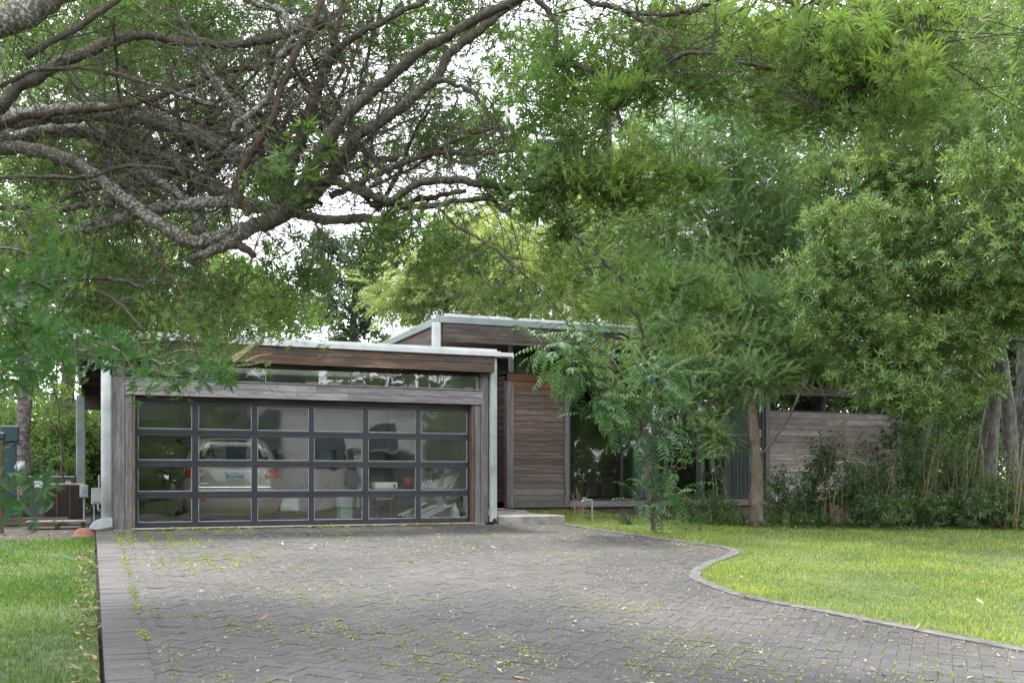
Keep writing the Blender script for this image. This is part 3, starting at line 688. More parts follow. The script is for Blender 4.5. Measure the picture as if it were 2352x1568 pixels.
# ---------------------------------------------------------------- foreground chaste tree arching in from the left
rv = np.random.default_rng(21)
VT = np.array((-6.6, 10.2, -.55))
vit = thing("chaste_tree", "big lichen spotted tree arching its branches over the drive from the left", "tree", VT)
m_vb = bark("lichen_bark", [(.3, (.045, .038, .03)), (.5, (.11, .096, .079)), (.72, (.18, .16, .135))], (.30, .32, .285), (.50, .57), bs=26, ls=34)
m_vb2 = bark("olive_brown_bark", [(.3, (.03, .027, .02)), (.5, (.072, .064, .048)), (.72, (.122, .11, .084))], (.16, .17, .145), (.56, .66), bs=26, ls=34)
m_vb3 = bark("reddish_bark", [(.3, (.035, .025, .018)), (.5, (.085, .06, .043)), (.72, (.135, .10, .07))], bs=26)
def px(pts, t0, t1):
    n = len(pts); return [PX(X, Y, t0 + (t1 - t0) * i / max(1, n - 1)) for i, (X, Y) in enumerate(pts)]
NODES = []
def vlimb(pts, t0, t1, r0, r1, mat_=m_vb2, root=None, name="limb", n=8):
    """limb along measured points; r0, r1 are half widths in photograph pixels"""
    P = px(pts, t0, t1)
    if root is not None: P = list(root) + P
    m = MB(); Q = limb(m, P, r0 / F * t0, r1 / F * t1, n, 5, .006, rv); NODES.append(Q); return m.build(name, mat_, vit, True)
m = MB(); tr_ = limb(m, [VT, VT + (.1, -.1, .6), VT + (.3, -.2, 1.3), VT + (.55, -.3, 2.0)], .30, .2, 14, 4, .01, rv); m.build("trunk", m_vb, vit, True)
def RT_(dx, dy, dz): return VT + np.array((dx, dy, dz))
fk = [VT + (.3, -.2, 1.3), VT + (.6, -.3, 2.2)]
vlimb([(-90, 350), (0, 340), (70, 342), (150, 365), (215, 400), (270, 445), (330, 490), (400, 535), (440, 556), (500, 546), (560, 525), (620, 500), (662, 470)], 9.2, 9.4, 15, 17, m_vb, [fk[0], RT_(.7, -.4, 2.7)])
vlimb([(570, 522), (530, 555), (490, 575), (440, 594)], 9.35, 9.3, 20, 7, m_vb, name="broken_stub"); vlimb([(535, 560), (560, 568), (583, 587)], 9.35, 9.3, 12, 6, m_vb3, name="broken_stub")
vlimb([(-80, 320), (-40, 290), (60, 268), (150, 260), (250, 258), (330, 270), (400, 292), (470, 320), (520, 342), (580, 372), (625, 420), (655, 480)], 9.6, 9.55, 24, 20, m_vb, [fk[0], RT_(.8, -.3, 2.9)])
vlimb([(-60, 330), (30, 325), (100, 300), (190, 303), (260, 325), (330, 343), (400, 362), (440, 402), (520, 445), (600, 480)], 9.9, 9.7, 20, 14, m_vb, [fk[1], RT_(1.0, -.2, 2.9)])
vlimb([(-60, 600), (40, 570), (130, 545), (200, 521), (280, 500), (360, 480), (450, 466), (540, 466), (620, 476), (680, 490), (760, 506), (850, 502), (900, 512), (932, 524)], 9.5, 9.3, 20, 9, m_vb, [fk[0], RT_(.9, -.5, 1.9)])
vlimb([(-120, 110), (-30, 62), (60, 28), (130, -25), (200, -90)], 8.2, 8.4, 40, 34, m_vb, [fk[1], RT_(.9, -1.0, 3.4)])
vlimb([(-60, 300), (0, 248), (34, 205), (100, 168), (148, 140), (200, 120), (248, 97), (308, 83), (357, 83), (400, 94), (520, 102), (600, 94), (700, 60), (800, 20)], 9, 9.8, 17, 8, m_vb2, [fk[1], RT_(.9, -.6, 3.0)])
vlimb([(-40, 300), (0, 287), (60, 270), (150, 257), (250, 249), (350, 225), (430, 195), (520, 165), (600, 150), (680, 110), (760, 40)], 9.1, 9.9, 9, 6, m_vb3, [RT_(1.0, -.6, 3.0)])
HUB = [(600, 522), (640, 500)]
vlimb(HUB + [(690, 444), (728, 370), (752, 325), (793, 266), (853, 213), (897, 178), (956, 124), (1030, 83), (1104, 38), (1193, -4), (1300, -60)], 9.3, 8.4, 17, 9)
vlimb(HUB + [(700, 470), (728, 438), (764, 400), (788, 355), (823, 311), (882, 275), (942, 231), (1000, 178), (1030, 127), (1090, 80), (1149, 30), (1240, -30)], 9.5, 9.2, 18, 9)
vlimb([(630, 500), (663, 385), (687, 325), (705, 275), (722, 225), (743, 172), (758, 133), (776, 113)], 9.4, 9.0, 15, 12)
vlimb([(776, 113), (762, 90), (757, 50), (735, 2), (700, -60)], 9, 8.9, 8, 6); vlimb([(776, 113), (830, 75), (900, 40), (980, 0), (1050, -40)], 9, 8.7, 9, 6); vlimb([(770, 108), (776, 50), (792, -10)], 9, 9.1, 7, 6)
vlimb([(560, -20), (572, 3), (631, 21), (663, 50), (675, 74), (666, 100), (640, 133), (646, 154), (628, 192), (610, 231), (560, 270), (530, 300)], 8.8, 9.1, 8, 7, m_vb)
vlimb([(470, 150), (500, 195), (530, 237), (566, 281), (595, 314), (625, 349), (646, 385), (663, 430), (660, 480)], 9.6, 9.4, 9, 16, m_vb)
vlimb([(740, 430), (767, 402), (808, 386), (862, 367), (910, 367)], 9.4, 9.9, 9, 7); vlimb([(745, 420), (773, 415), (815, 434), (856, 450), (894, 462), (919, 450), (967, 421), (1037, 412), (1100, 421), (1189, 434)], 9.3, 8.8, 11, 8)
vlimb([(850, 470), (894, 469), (973, 475), (1053, 462), (1100, 458), (1132, 456), (1151, 481), (1171, 482)], 9.2, 8.7, 8, 5); vlimb([(760, 450), (799, 434), (862, 402), (926, 377), (1005, 351), (1100, 354), (1211, 345), (1300, 350)], 9.6, 9.3, 8, 4)
vlimb([(880, 505), (910, 480), (960, 458), (1010, 450), (1070, 438)], 9.3, 9, 8, 6, m_vb3)
vlimb([(575, 492), (552, 462), (545, 425), (555, 396), (577, 351), (605, 310), (634, 250), (647, 199), (680, 120), (720, 50), (745, -10)], 9.2, 8.8, 11, 6, m_vb3)
vlimb([(1250, -60), (1348, 0), (1396, 13), (1437, 27), (1485, 57), (1516, 89), (1539, 133), (1551, 165)], 8.4, 8.2, 8, 3); vlimb([(1440, 28), (1469, 33), (1555, 32), (1590, 25), (1634, 6), (1700, -30)], 8.3, 8.4, 6, 4)
vlimb([(1539, 135), (1586, 122), (1650, 125), (1697, 140), (1767, 157), (1834, 190), (1884, 254)], 8.2, 7.7, 5, 2.5, n=6); vlimb([(1834, 190), (1919, 190), (1973, 200), (2060, 230)], 7.9, 7.6, 3.5, 2, n=6)
vlimb([(1740, -40), (1802, 0), (1834, 22), (1878, 89), (1910, 136), (1957, 181)], 8, 7.6, 6, 3, n=6); vlimb([(1834, 22), (1878, 2), (1942, 13), (2021, 29), (2100, 29), (2200, 60)], 7.9, 7.5, 4, 2.5, n=6); vlimb([(2080, -40), (2097, 0), (2110, 57), (2132, 111), (2164, 152)], 7.4, 7.3, 3.5, 2.5, n=6)
vlimb([(1180, -40), (1255, 20), (1275, 57), (1282, 127), (1364, 171), (1399, 222), (1424, 276), (1437, 298)], 8.7, 8.2, 7, 3.5); vlimb([(985, 185), (1040, 190), (1090, 220), (1150, 300), (1190, 350), (1231, 404), (1285, 471), (1317, 531), (1364, 579), (1402, 614), (1431, 645), (1447, 693), (1469, 744), (1480, 800)], 8.9, 7.9, 6, 3)
vlimb([(900, 478), (941, 484), (973, 542), (1000, 580)], 9.2, 9, 4, 2, n=6); vlimb([(960, 474), (1005, 478), (1053, 523), (1116, 557), (1173, 605), (1215, 640)], 9, 8.6, 4.5, 2.5, n=6)
vlimb([(290, 500), (311, 517), (355, 568), (381, 609), (400, 644), (441, 711), (470, 760)], 9.5, 9, 5, 3, n=6, mat_=m_vb3); vlimb([(-40, 680), (32, 663), (76, 651), (159, 644), (250, 640), (330, 660)], 8.6, 9, 7, 4); vlimb([(120, 650), (190, 654), (238, 676), (286, 708), (330, 760)], 8.8, 8.6, 5, 3, n=6)
vlimb([(-30, 410), (95, 406), (190, 408), (300, 380), (400, 390)], 8.8, 9.2, 5, 4, n=6); vlimb([(-20, 478), (95, 471), (190, 438), (300, 425), (400, 400)], 9.3, 9.9, 6, 4, n=6); vlimb([(60, 500), (98, 492), (159, 476), (206, 470), (262, 468)], 9.1, 9.3, 8, 7)
vlimb([(310, 370), (359, 410), (397, 435), (430, 460)], 9.8, 9.6, 12, 10, m_vb); vlimb([(450, 470), (452, 500), (457, 535)], 9.5, 9.5, 17, 12, m_vb)
vlimb([(0, 200), (100, 160), (240, 165), (330, 190), (430, 225), (520, 250)], 8.6, 9, 5, 4, n=6); vlimb([(60, 130), (150, 80), (270, 0), (300, -30)], 8.4, 8.4, 8, 6)
for k in range(44):                                          # straight water shoots crossing the fan
    X0, Y0 = rv.uniform(250, 900), rv.uniform(330, 500); an_ = rv.uniform(-2.7, -.35); L = rv.uniform(200, 480)
    vlimb([(X0, Y0), (X0 + L * .33 * math.cos(an_), Y0 + L * .33 * math.sin(an_) + rv.normal(0, 10)), (X0 + L * .66 * math.cos(an_), Y0 + L * .66 * math.sin(an_) + rv.normal(0, 14)), (X0 + L * math.cos(an_), Y0 + L * math.sin(an_))], rv.uniform(9.2, 10.6), rv.uniform(9, 11), rv.uniform(4, 7), rv.uniform(2, 3.5), m_vb2 if k % 3 else m_vb3, n=6)
# low limb reaching out towards the camera on the left, and one along the top
m = MB(); Q = limb(m, [VT + (.2, -.15, 1.0), (-5.3, 8.2, 1.4), (-3.9, 6.2, 2.2), (-2.6, 4.6, 2.15), (-1.95, 3.7, 1.75), (-1.75, 3.3, 1.3)], .09, .012, 8, 5, .004, rv); NODES.append(Q); m.build("limb", m_vb2, vit, True)
m = MB(); Q = limb(m, [Q[11], (-2.6, 4.0, 1.2), (-1.9, 3.4, .95), (-1.6, 3.2, .85)], .02, .006, 6, 4, .003, rv); NODES.append(Q); m.build("limb", m_vb2, vit, True)
VB = [(1300, 230, 150, 120, 8.8, .8, 60), (1420, 160, 150, 110, 8.8, .8, 50), (1450, 380, 140, 75, 8.3, .5, 62), (1330, 410, 130, 60, 8.5, .5, 44), (1560, 90, 150, 90, 9, .8, 66),
      (1750, 110, 160, 110, 8.3, .8, 105), (1950, 130, 170, 120, 7.8, .8, 105), (2090, 210, 130, 90, 7.6, .6, 52), (2150, 60, 150, 80, 7.8, .6, 48), (1850, 220, 120, 50, 7.8, .4, 26),
      (1470, 790, 90, 60, 7.9, .3, 11), (1480, 690, 100, 60, 8, .4, 16), (1590, 685, 55, 28, 7.9, .2, 9), (1420, 590, 120, 70, 8.2, .4, 20),
      (1250, 430, 60, 80, 8.6, .4, 20), (1290, 540, 40, 40, 8.5, .2, 6), (1000, 60, 300, 80, 10.5, 1, 110), (700, 40, 300, 70, 11, 1, 110), (350, 50, 350, 70, 10, 1, 110),
      (950, 290, 230, 120, 11.5, 1.2, 120), (1120, 330, 120, 80, 10.5, .8, 50), (600, 250, 200, 160, 11.5, 1, 140), (250, 180, 260, 150, 11, 1, 130), (150, 430, 220, 110, 10.5, 1, 100), (450, 380, 200, 110, 11.2, .8, 70),
      (300, 620, 260, 80, 10.5, 1.2, 95), (500, 690, 230, 80, 11, 1, 95), (150, 680, 160, 100, 9, 1, 56), (650, 600, 120, 60, 10.5, .6, 22), (1050, 560, 160, 60, 9, .5, 24), (1180, 640, 70, 50, 8.7, .4, 10),
      (870, 520, 110, 50, 9.2, .4, 12), (250, -190, 330, 110, 10.5, 1.3, 130), (750, -190, 330, 110, 10.5, 1.4, 140), (1200, -180, 300, 110, 10, 1.4, 130), (1600, -170, 220, 90, 9.5, 1.2, 80), (700, 350, 160, 120, 8.8, .3, 10), (420, 770, 160, 40, 9, .5, 26), (110, 560, 60, 60, 8.5, .5, 14)]  # blobs above the frame: unseen crown added to shade the near drive
Pv, Dv = blobs_px(VB, rv, 7, .5, 1.9)
NB = [(25, 620, 80, 110, 3.7, .4, 18), (40, 790, 80, 60, 3.5, .3, 12), (30, 1125, 70, 30, 3.3, .2, 5), (440, 835, 90, 35, 5.4, .3, 20), (250, 790, 130, 45, 4.8, .3, 14), (312, 850, 10, 20, 4.5, .05, 1)]
Pn, Dn = blobs_px(NB, rv, False)
nodes = np.concatenate(NODES); tw = MB(); E_ = twigs(tw, nodes, np.concatenate([Pv, Pn]), rv, .005, .002, .10)
tw.build("twigs", m_vb2, vit)
Dall = E_ / (np.linalg.norm(E_, axis=1, keepdims=True) + 1e-6) * .9 + np.concatenate([Dv, Dn]) * .35 + rv.normal(0, .3, E_.shape) - Zv * .25
pal = [palmate(1) for _ in range(4)]; pal3 = [palmate(3, .095, 3, .2) for _ in range(3)]
nv = len(Pv); sc_ = rv.uniform(.75, 1.15, nv); sunlit = (Pv[:, 0] > .55 + rv.normal(0, .35, nv)) | ((Pv[:, 2] < 2.75) & (rv.random(nv) < .6))  # last mask picks the sprigs that get the sunlit leaf colour
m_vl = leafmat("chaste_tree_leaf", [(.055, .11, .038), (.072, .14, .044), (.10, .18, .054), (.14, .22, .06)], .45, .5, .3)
m_vlit = leafmat("chaste_tree_lit_leaf", [(.085, .155, .045), (.12, .195, .055), (.17, .25, .075)], .5, .5, .3)  # lighter copy of the leaf: sunlight painted into right and low sprigs
m_vn = leafmat("chaste_tree_near_leaf", [(.02, .06, .022), (.03, .08, .027), (.045, .10, .032)], .25, .6, .12)  # darker leaf colours for the near sprays
V1, Q1 = scatter(pal, Pv[~sunlit], Dall[:nv][~sunlit], sc_[~sunlit], rv); link("crown", V1, Q1, None, m_vl, vit)
V1, Q1 = scatter(pal, Pv[sunlit], Dall[:nv][sunlit], sc_[sunlit], rv); link("lit_foliage", V1, Q1, None, m_vlit, vit)
V2, Q2 = scatter(pal3, Pn, Dall[nv:], rv.uniform(.5, .72, len(Pn)), rv); link("near_foliage", V2, Q2, None, m_vn, vit, True)
# larger drooping leaves on the hanging branches
HB = [(1230, 430, 50, 60, 8.7, .2, 16), (1280, 520, 35, 50, 8.5, .15, 9), (1160, 420, 50, 40, 8.9, .2, 8), (1420, 195, 90, 40, 8.2, .25, 22), (1260, 130, 70, 40, 8.6, .25, 12), (1560, 640, 60, 25, 7.9, .2, 8), (1640, 680, 40, 20, 7.9, .15, 6), (1590, 395, 50, 20, 8.1, .2, 9), (900, 500, 90, 40, 8.9, .25, 10), (690, 330, 120, 90, 8.7, .25, 10)]
Ph, Dh = blobs_px(HB, rv, False); V4, Q4 = scatter([palmate(3, .115, 2, .1) for _ in range(3)], Ph, np.tile((.1, 0, -1.), (len(Ph), 1)) + rv.normal(0, .35, Ph.shape), rv.uniform(.75, 1.1, len(Ph)), rv)
link("drooping_foliage", V4, Q4, None, m_vl, vit, True)
# pale dried seed spikes at the twig ends
def spike():
    p = Proto(); n = 26
    for k in range(n):
        t = k / n; c = Zv * .2 * t + np.array((.05 * t * t, 0, 0))
        for j in range(3):
            a = k * 1.3 + j * 2.1; o = np.array((math.cos(a), math.sin(a), .5)); p.add(*leaf(c, o, Zv + NR.normal(0, .3, 3), .010 * (1.2 - t * .7), .006, 0))
    return p.done()
bt = MB(); NN_ = np.concatenate(NODES)                       # bare interlacing twigs inside the crown
for k in range(2600):
    q0 = NN_[rv.integers(0, len(NN_))]
    if q0[1] < 7: continue
    dd_ = rdir(rv); dd_[1] *= .6; dd_[2] = dd_[2] * .7 + .1; L = rv.uniform(.4, 1.9); e0 = q0 + dd_ * L
    if q0[2] < 2.2: continue
    v, f, _ = tube(smoothline([q0, q0 + dd_ * L * .5 + rv.normal(0, .05, 3), e0 - Zv * .06], 3), np.linspace(rv.uniform(.003, .007), .0018, 7), 3, False); bt.add(v, f)
bt.build("bare_twigs", m_vb2, vit)
SB = [(1590, 350, 40, 30, 8.2, .2, 6), (1640, 390, 20, 20, 8.2, .1, 3), (1590, 650, 40, 30, 7.9, .2, 6), (1620, 770, 40, 50, 7.9, .2, 10), (1620, 820, 30, 15, 7.9, .1, 4), (2200, 90, 90, 60, 7.5, .3, 16), (2150, 210, 80, 40, 7.4, .3, 12), (2270, 60, 50, 40, 7.5, .3, 8), (540, 830, 30, 20, 5.2, .1, 5)]
Ps, Ds = blobs_px(SB, rv, False); Dd = np.tile((.8, .1, .35), (len(Ps), 1)) + rv.normal(0, .3, Ps.shape)
V3, Q3 = scatter([spike(), spike()], Ps, Dd, rv.uniform(.6, 1.1, len(Ps)), rv); link("seed_spikes", V3, Q3, None, leafmat("dry_seed_spike", [(.28, .28, .17), (.38, .37, .25)], .3, .7, .2, (1.1, 1.1, .9)), vit)
print("vitex leaves", len(Q1))

# ---------------------------------------------------------------- generic tree: trunk limbs, thin limbs to every clump, crown of leaf sprigs
def tree(name, label, trunk, r0, r1, blobs, protos, leafm, barkm, seed, sc=(.8, 1.2), group=None, clump=12, spread=.42, droop=0., extra=(), lr=.05, tw_n=160, mult=1., up=None, cat="tree"):
    r = np.random.default_rng(seed); base = np.array(trunk[0], float)
    t = thing(name, label, cat, base, group); mb = MB(); nod = []
    mt = MB(); P = limb(mt, trunk, r0, r1, 14, 5, .012, r); nod.append(P)
    for (ep, e0, e1) in extra: nod.append(limb(mt, ep, e0, e1, 10, 5, .01, r))
    mt.build("trunk", barkm, t, True)
    Pt, Dt = blobs_px(blobs, r, clump, spread, mult)
    allp = np.concatenate(nod)
    for bl in blobs:                                         # a limb from the trunk into each clump
        c = PX(*bl[:2], bl[4]); pool = np.concatenate(nod); hi = pool[pool[:, 2] <= c[2] + .2] if (pool[:, 2] <= c[2] + .2).any() else pool
        hi = hi[hi[:, 2] >= np.quantile(hi[:, 2], .35)]
        j = np.argmin(np.linalg.norm(hi - c, axis=1)); a = hi[j]; L = np.linalg.norm(c - a)
        Q = limb(mb, [a, a * .7 + c * .3 + Zv * L * .10, a * .35 + c * .65 + Zv * L * .10 + r.normal(0, L * .04, 3), c], min(r1 * .8, lr * (.4 + .25 * L)), .012, 6, 4, .015, r); nod.append(Q)
    k = r.choice(len(Pt), min(tw_n, len(Pt)), False)
    twigs(mb, np.concatenate(nod), Pt[k], r, .008, .004, .08); mb.build("limbs", barkm, t, True)
    D = Dt + r.normal(0, .45, Dt.shape) + Zv * (.25 - droop)
    V, Q = scatter(protos, Pt, D, r.uniform(sc[0], sc[1], len(Pt)), r, up); link("crown", V, Q, None, leafm, t)
    return t
def GP(X, t, z=None):          # point on the ground below pixel column X at distance t
    p = np.array(((X - CX) / F * t, t, 0.)); a, b = w2ab(p); p[2] = (SL * min(b, 0) - .1) if z is None else z; return p
m_grey = bark("grey_oak_bark", [(.3, (.05, .045, .04)), (.5, (.12, .115, .105)), (.72, (.21, .21, .195))], (.27, .29, .27), (.56, .64), (1, 1, .45))
m_pink = bark("smooth_pinkish_bark", [(.28, (.065, .05, .038)), (.5, (.125, .10, .08)), (.72, (.19, .165, .14))], (.09, .05, .034), (.56, .66), (1, 1, .35))
m_dkb = bark("dark_bark", [(.3, (.03, .026, .022)), (.5, (.07, .06, .05)), (.72, (.13, .115, .1))], None, (.5, .6), (1, 1, .4))
# narrow leaved oak on the right
ro = [rosette(13, .125, .027, .15) for _ in range(3)] + [rosette(10, .11, .025, .2, .2)]
m_oak = leafmat("oak_leaf", [(.06, .12, .04), (.09, .16, .05), (.14, .22, .06), (.20, .28, .085)], .38, .42, .45)
OB = [(2000, 620, 160, 140, 18.5, 1.1, 420), (1950, 760, 125, 85, 18, .8, 260), (2120, 520, 200, 150, 19.5, 1.4, 520), (2250, 650, 190, 140, 19, 1.4, 460), (2150, 300, 220, 170, 20.5, 1.5, 520),
      (2010, 390, 150, 120, 19.8, 1.1, 330), (2310, 250, 200, 240, 18.5, 1.4, 520), (2330, 470, 150, 190, 17, 1, 360), (2300, 80, 250, 150, 19.5, 1.5, 420), (2060, 830, 160, 50, 18, .6, 200), (2160, 790, 130, 55, 18, .7, 170),
      (2080, 905, 130, 48, 17.5, .5, 190), (1900, 560, 60, 100, 18.5, .6, 130), (2330, 700, 90, 60, 18, .7, 130), (2020, 150, 140, 120, 21.5, 1.2, 220), (1885, 690, 50, 60, 18, .4, 70), (2210, 900, 70, 40, 18.5, .5, 60), (2430, 550, 120, 300, 18, 1.2, 260)]
tb = GP(2330, 20.2)
tree("oak_tree", "tall oak with narrow glossy leaves and grey leaning trunks rising from the thicket", [tb, PX(2322, 1000, 20.1), PX(2312, 900, 20), PX(2296, 800, 19.9), PX(2282, 720, 19.8), PX(2262, 600, 19.7), PX(2240, 450, 19.7), PX(2220, 250, 19.6)], .14, .07, OB, ro, m_oak, m_grey, 31, mult=2.3,
     sc=(.8, 1.25), clump=24, spread=.40, tw_n=350,
     extra=[([GP(2262, 20.8), PX(2274, 1000, 20.8), PX(2290, 850, 20.5), PX(2262, 760, 20.5), PX(2232, 700, 20.4), PX(2180, 600, 20.2), PX(2120, 480, 20)], .18, .07),
            ([PX(2280, 820, 20.1), PX(2300, 790, 20), PX(2340, 782, 19.6), PX(2400, 790, 19.4)], .05, .03)])
tree("oak_tree", "thick grey oak trunk cut by the picture edge behind the leaning trunks", [GP(2375, 21.6), PX(2368, 1000, 21.6), PX(2366, 800, 21.6), PX(2362, 600, 21.6), PX(2350, 300, 21.5)], .36, .24,
     [(2330, 330, 160, 200, 22.5, 1.4, 260), (2250, 150, 200, 150, 23, 1.5, 260), (2420, 150, 160, 250, 21.5, 1.4, 160)], ro, m_oak, m_grey, 32, clump=24, tw_n=60, mult=2.)
# feathery blue green tree behind the small frond tree
fe = [feather(22, .062, .0125, .34, .85) for _ in range(4)]
m_fea = leafmat("feathery_leaf", [(.125, .20, .11), (.17, .26, .138), (.24, .33, .165)], .52, .55, .3, (1.3, 1.45, .9))
FB = [(1600, 330, 150, 120, 22, 1.3, 300), (1720, 220, 150, 120, 22.5, 1.4, 280), (1760, 420, 130, 130, 22, 1.3, 320), (1560, 480, 130, 100, 21.5, 1.2, 260), (1660, 560, 150, 100, 22, 1.3, 320), (1790, 600, 90, 120, 22.5, 1, 230),
      (1600, 670, 130, 80, 21, 1, 230), (1740, 720, 110, 80, 21, 1, 230), (1690, 800, 140, 55, 20.5, .9, 210), (1790, 810, 90, 55, 20.3, .8, 130), (1570, 830, 110, 50, 20.6, .8, 120), (1480, 390, 90, 120, 23, 1, 180),
      (1640, 925, 80, 40, 19.6, .5, 60), (1600, 870, 110, 45, 20, .7, 100), (1720, 870, 80, 40, 19.4, .6, 70), (1540, 760, 110, 50, 20.5, .8, 110), (1430, 540, 100, 110, 23, 1.1, 200), (1650, 1010, 60, 40, 19.5, .4, 46), (1870, 820, 90, 45, 20.3, .6, 90), (1850, 300, 100, 120, 23, 1, 180), (1880, 500, 70, 120, 23, .8, 150)]
tree("feathery_tree", "soft blue green feathery tree with a smooth pinkish trunk by the glazed front", [GP(1738, 19.3), PX(1737, 1120, 19.3), PX(1734, 1020, 19.3), PX(1728, 940, 19.35), PX(1718, 870, 19.7), PX(1705, 780, 20.6), PX(1700, 650, 21.8), PX(1690, 480, 22.8), PX(1680, 300, 23.2)], .135, .03, FB, fe, m_fea, m_pink, 41, mult=4.2, up=Zv + .01,
     sc=(.8, 1.25), clump=16, spread=.45, tw_n=380, lr=.035,
     extra=[([PX(1738, 1050, 19.3), PX(1760, 1032, 19.2), PX(1800, 975, 19.1), PX(1832, 915, 19), PX(1850, 860, 19.1)], .035, .012)])
# small tree with drooping compound fronds in front of the windows
frp = [frond(8, .14, .036, .52) for _ in range(3)]
m_fro = leafmat("frond_leaf", [(.03, .085, .042), (.045, .11, .05), (.065, .145, .055), (.10, .20, .06)], .34, .5, .3)
SB2 = [(1262, 800, 60, 32, 17.5, .35, 16), (1300, 830, 90, 45, 17.6, .5, 30), (1390, 850, 110, 50, 17.8, .6, 40), (1470, 890, 100, 50, 17.8, .6, 36), (1370, 930, 70, 40, 17.5, .4, 18), (1440, 985, 80, 34, 17.7, .4, 14), (1350, 780, 70, 25, 17.6, .3, 10),
       (1575, 1075, 55, 32, 17.9, .3, 11), (1550, 1130, 70, 28, 17.7, .3, 12), (1490, 1150, 40, 20, 17.6, .25, 6)]
tree("frond_tree", "small tree with big drooping compound leaves and a thin curved trunk before the window", [GP(1502, 18.2), PX(1495, 1160, 18.1), PX(1487, 1110, 18.05), PX(1484, 1050, 18), PX(1470, 960, 17.95), PX(1440, 880, 17.9), PX(1400, 820, 17.8)], .05, .022, SB2, frp, m_fro, m_pink, 51, mult=1.5, up=Zv + .01, sc=(.8, 1.12), clump=6, spread=.55, droop=.3, lr=.012, tw_n=300)
# trees beyond the roof
br = [broad() for _ in range(3)]; ro2 = [rosette(10, .17, .055, .25, .3) for _ in range(2)]
m_lt = leafmat("pale_yellow_green_leaf", [(.22, .29, .11), (.27, .34, .14), (.34, .40, .19)], .48, .55, .3)
LB = [(1000, 640, 130, 75, 34, 2, 330), (1160, 560, 160, 90, 33, 2, 420), (1250, 650, 170, 80, 32, 2, 400), (1100, 700, 170, 50, 34, 1.5, 260), (945, 700, 75, 40, 34, 1.2, 120), (1350, 560, 120, 100, 32, 2, 300), (1400, 690, 130, 60, 31, 1.5, 240), (1060, 590, 100, 50, 34, 1.5, 160), (1470, 620, 90, 90, 31, 1.5, 200)]
tree("pale_tree", "pale yellow green feathery tree standing behind the big roof", [GP(1190, 33, 0), PX(1195, 900, 33), PX(1185, 760, 33), PX(1180, 620, 33), PX(1200, 540, 33)], .2, .06, LB, [feather(13, .2, .034, .7)] + ro2, m_lt, m_grey, 61, mult=2.2, sc=(.8, 1.3), clump=9, tw_n=150)
m_dk = leafmat("dark_oak_leaf", [(.03, .065, .032), (.045, .085, .04), (.06, .105, .045)], .3, .5, .35)
DB = [(800, 620, 110, 55, 45, 2, 200), (780, 715, 80, 40, 45, 2, 130), (850, 690, 50, 50, 45, 1.5, 110), (730, 570, 70, 35, 46, 1.5, 90), (865, 560, 70, 35, 45, 1.5, 100), (760, 660, 60, 30, 45, 1, 60), (830, 770, 60, 25, 45, 1, 60)]
bq = [broad(9, .2, .11, .45) for _ in range(2)]
tree("dark_oak", "dark blue green oak showing through the gap above the garage roof", [GP(815, 45, 0), PX(815, 900, 45), PX(812, 780, 45), PX(815, 680, 45), PX(820, 600, 45)], .25, .08, DB, bq, m_dk, m_dkb, 62, mult=1.8, sc=(.7, 1.2), clump=10, spread=.36, tw_n=80)
m_bg = leafmat("bright_background_leaf", [(.085, .155, .03), (.12, .2, .04), (.165, .25, .055)], .42, .5, .3)
m_bg2 = leafmat("mid_background_leaf", [(.07, .135, .038), (.10, .175, .05), (.14, .22, .062)], .44, .5, .3)
bL = [broad(9, .15, .075, .35) for _ in range(2)] + [rosette(10, .16, .045, .25, .3)]
G1 = [(120, 560, 190, 130, 27, 1.8, 420), (300, 640, 190, 110, 28, 1.8, 380), (470, 715, 210, 65, 28, 1.6, 330), (620, 720, 110, 55, 29, 1.4, 170), (80, 740, 130, 110, 26, 1.5, 270), (250, 750, 140, 60, 28, 1.4, 220), (560, 640, 110, 60, 29, 1.4, 160)]
tree("background_tree", "bright yellow green tree just behind the garage roof under the arching branches", [GP(280, 28, -.1), PX(285, 950, 28), PX(290, 800, 28), PX(300, 680, 28), PX(300, 560, 28)], .22, .07, G1, bL, m_bg, m_dkb, 71, mult=2.2, group="trees behind the garage", clump=11, tw_n=150)
G2 = [(80, 330, 190, 180, 33, 2.2, 430), (290, 420, 190, 130, 34, 2.2, 400), (200, 160, 230, 150, 33, 2.2, 430), (430, 540, 140, 70, 34, 1.8, 240), (430, 130, 130, 110, 35, 2, 200), (60, 60, 160, 120, 32, 2, 200), (480, 300, 70, 80, 35, 1.5, 90), (330, 40, 140, 60, 34, 1.6, 130)]
tree("background_tree", "tall mid green tree filling the sky behind the thick left branches", [GP(150, 33, -.1), PX(155, 950, 33), PX(165, 700, 33), PX(170, 450, 33), PX(180, 250, 33)], .3, .09, G2, bL, m_bg2, m_dkb, 72, mult=3.0, group="trees behind the garage", clump=9, spread=.36, tw_n=150)
G3 = [(680, 70, 170, 70, 38, 2, 110), (950, 60, 170, 60, 38, 2, 80), (1250, 150, 120, 140, 36, 2, 140), (1380, 260, 110, 150, 34, 2, 250), (1500, 140, 140, 130, 33, 2, 240), (1340, 430, 130, 90, 34, 2, 260), (1620, 60, 150, 90, 32, 2, 180), (1300, 340, 90, 70, 35, 1.5, 120)]
tree("background_tree", "very tall airy green tree whose top shows beside the open sky", [GP(1420, 34, 0), PX(1420, 900, 34), PX(1415, 650, 34), PX(1400, 400, 34), PX(1390, 200, 34)], .3, .08, G3, bL, m_bg2, m_dkb, 73, mult=1.6, group="trees behind the house", clump=9, spread=.36, tw_n=120)
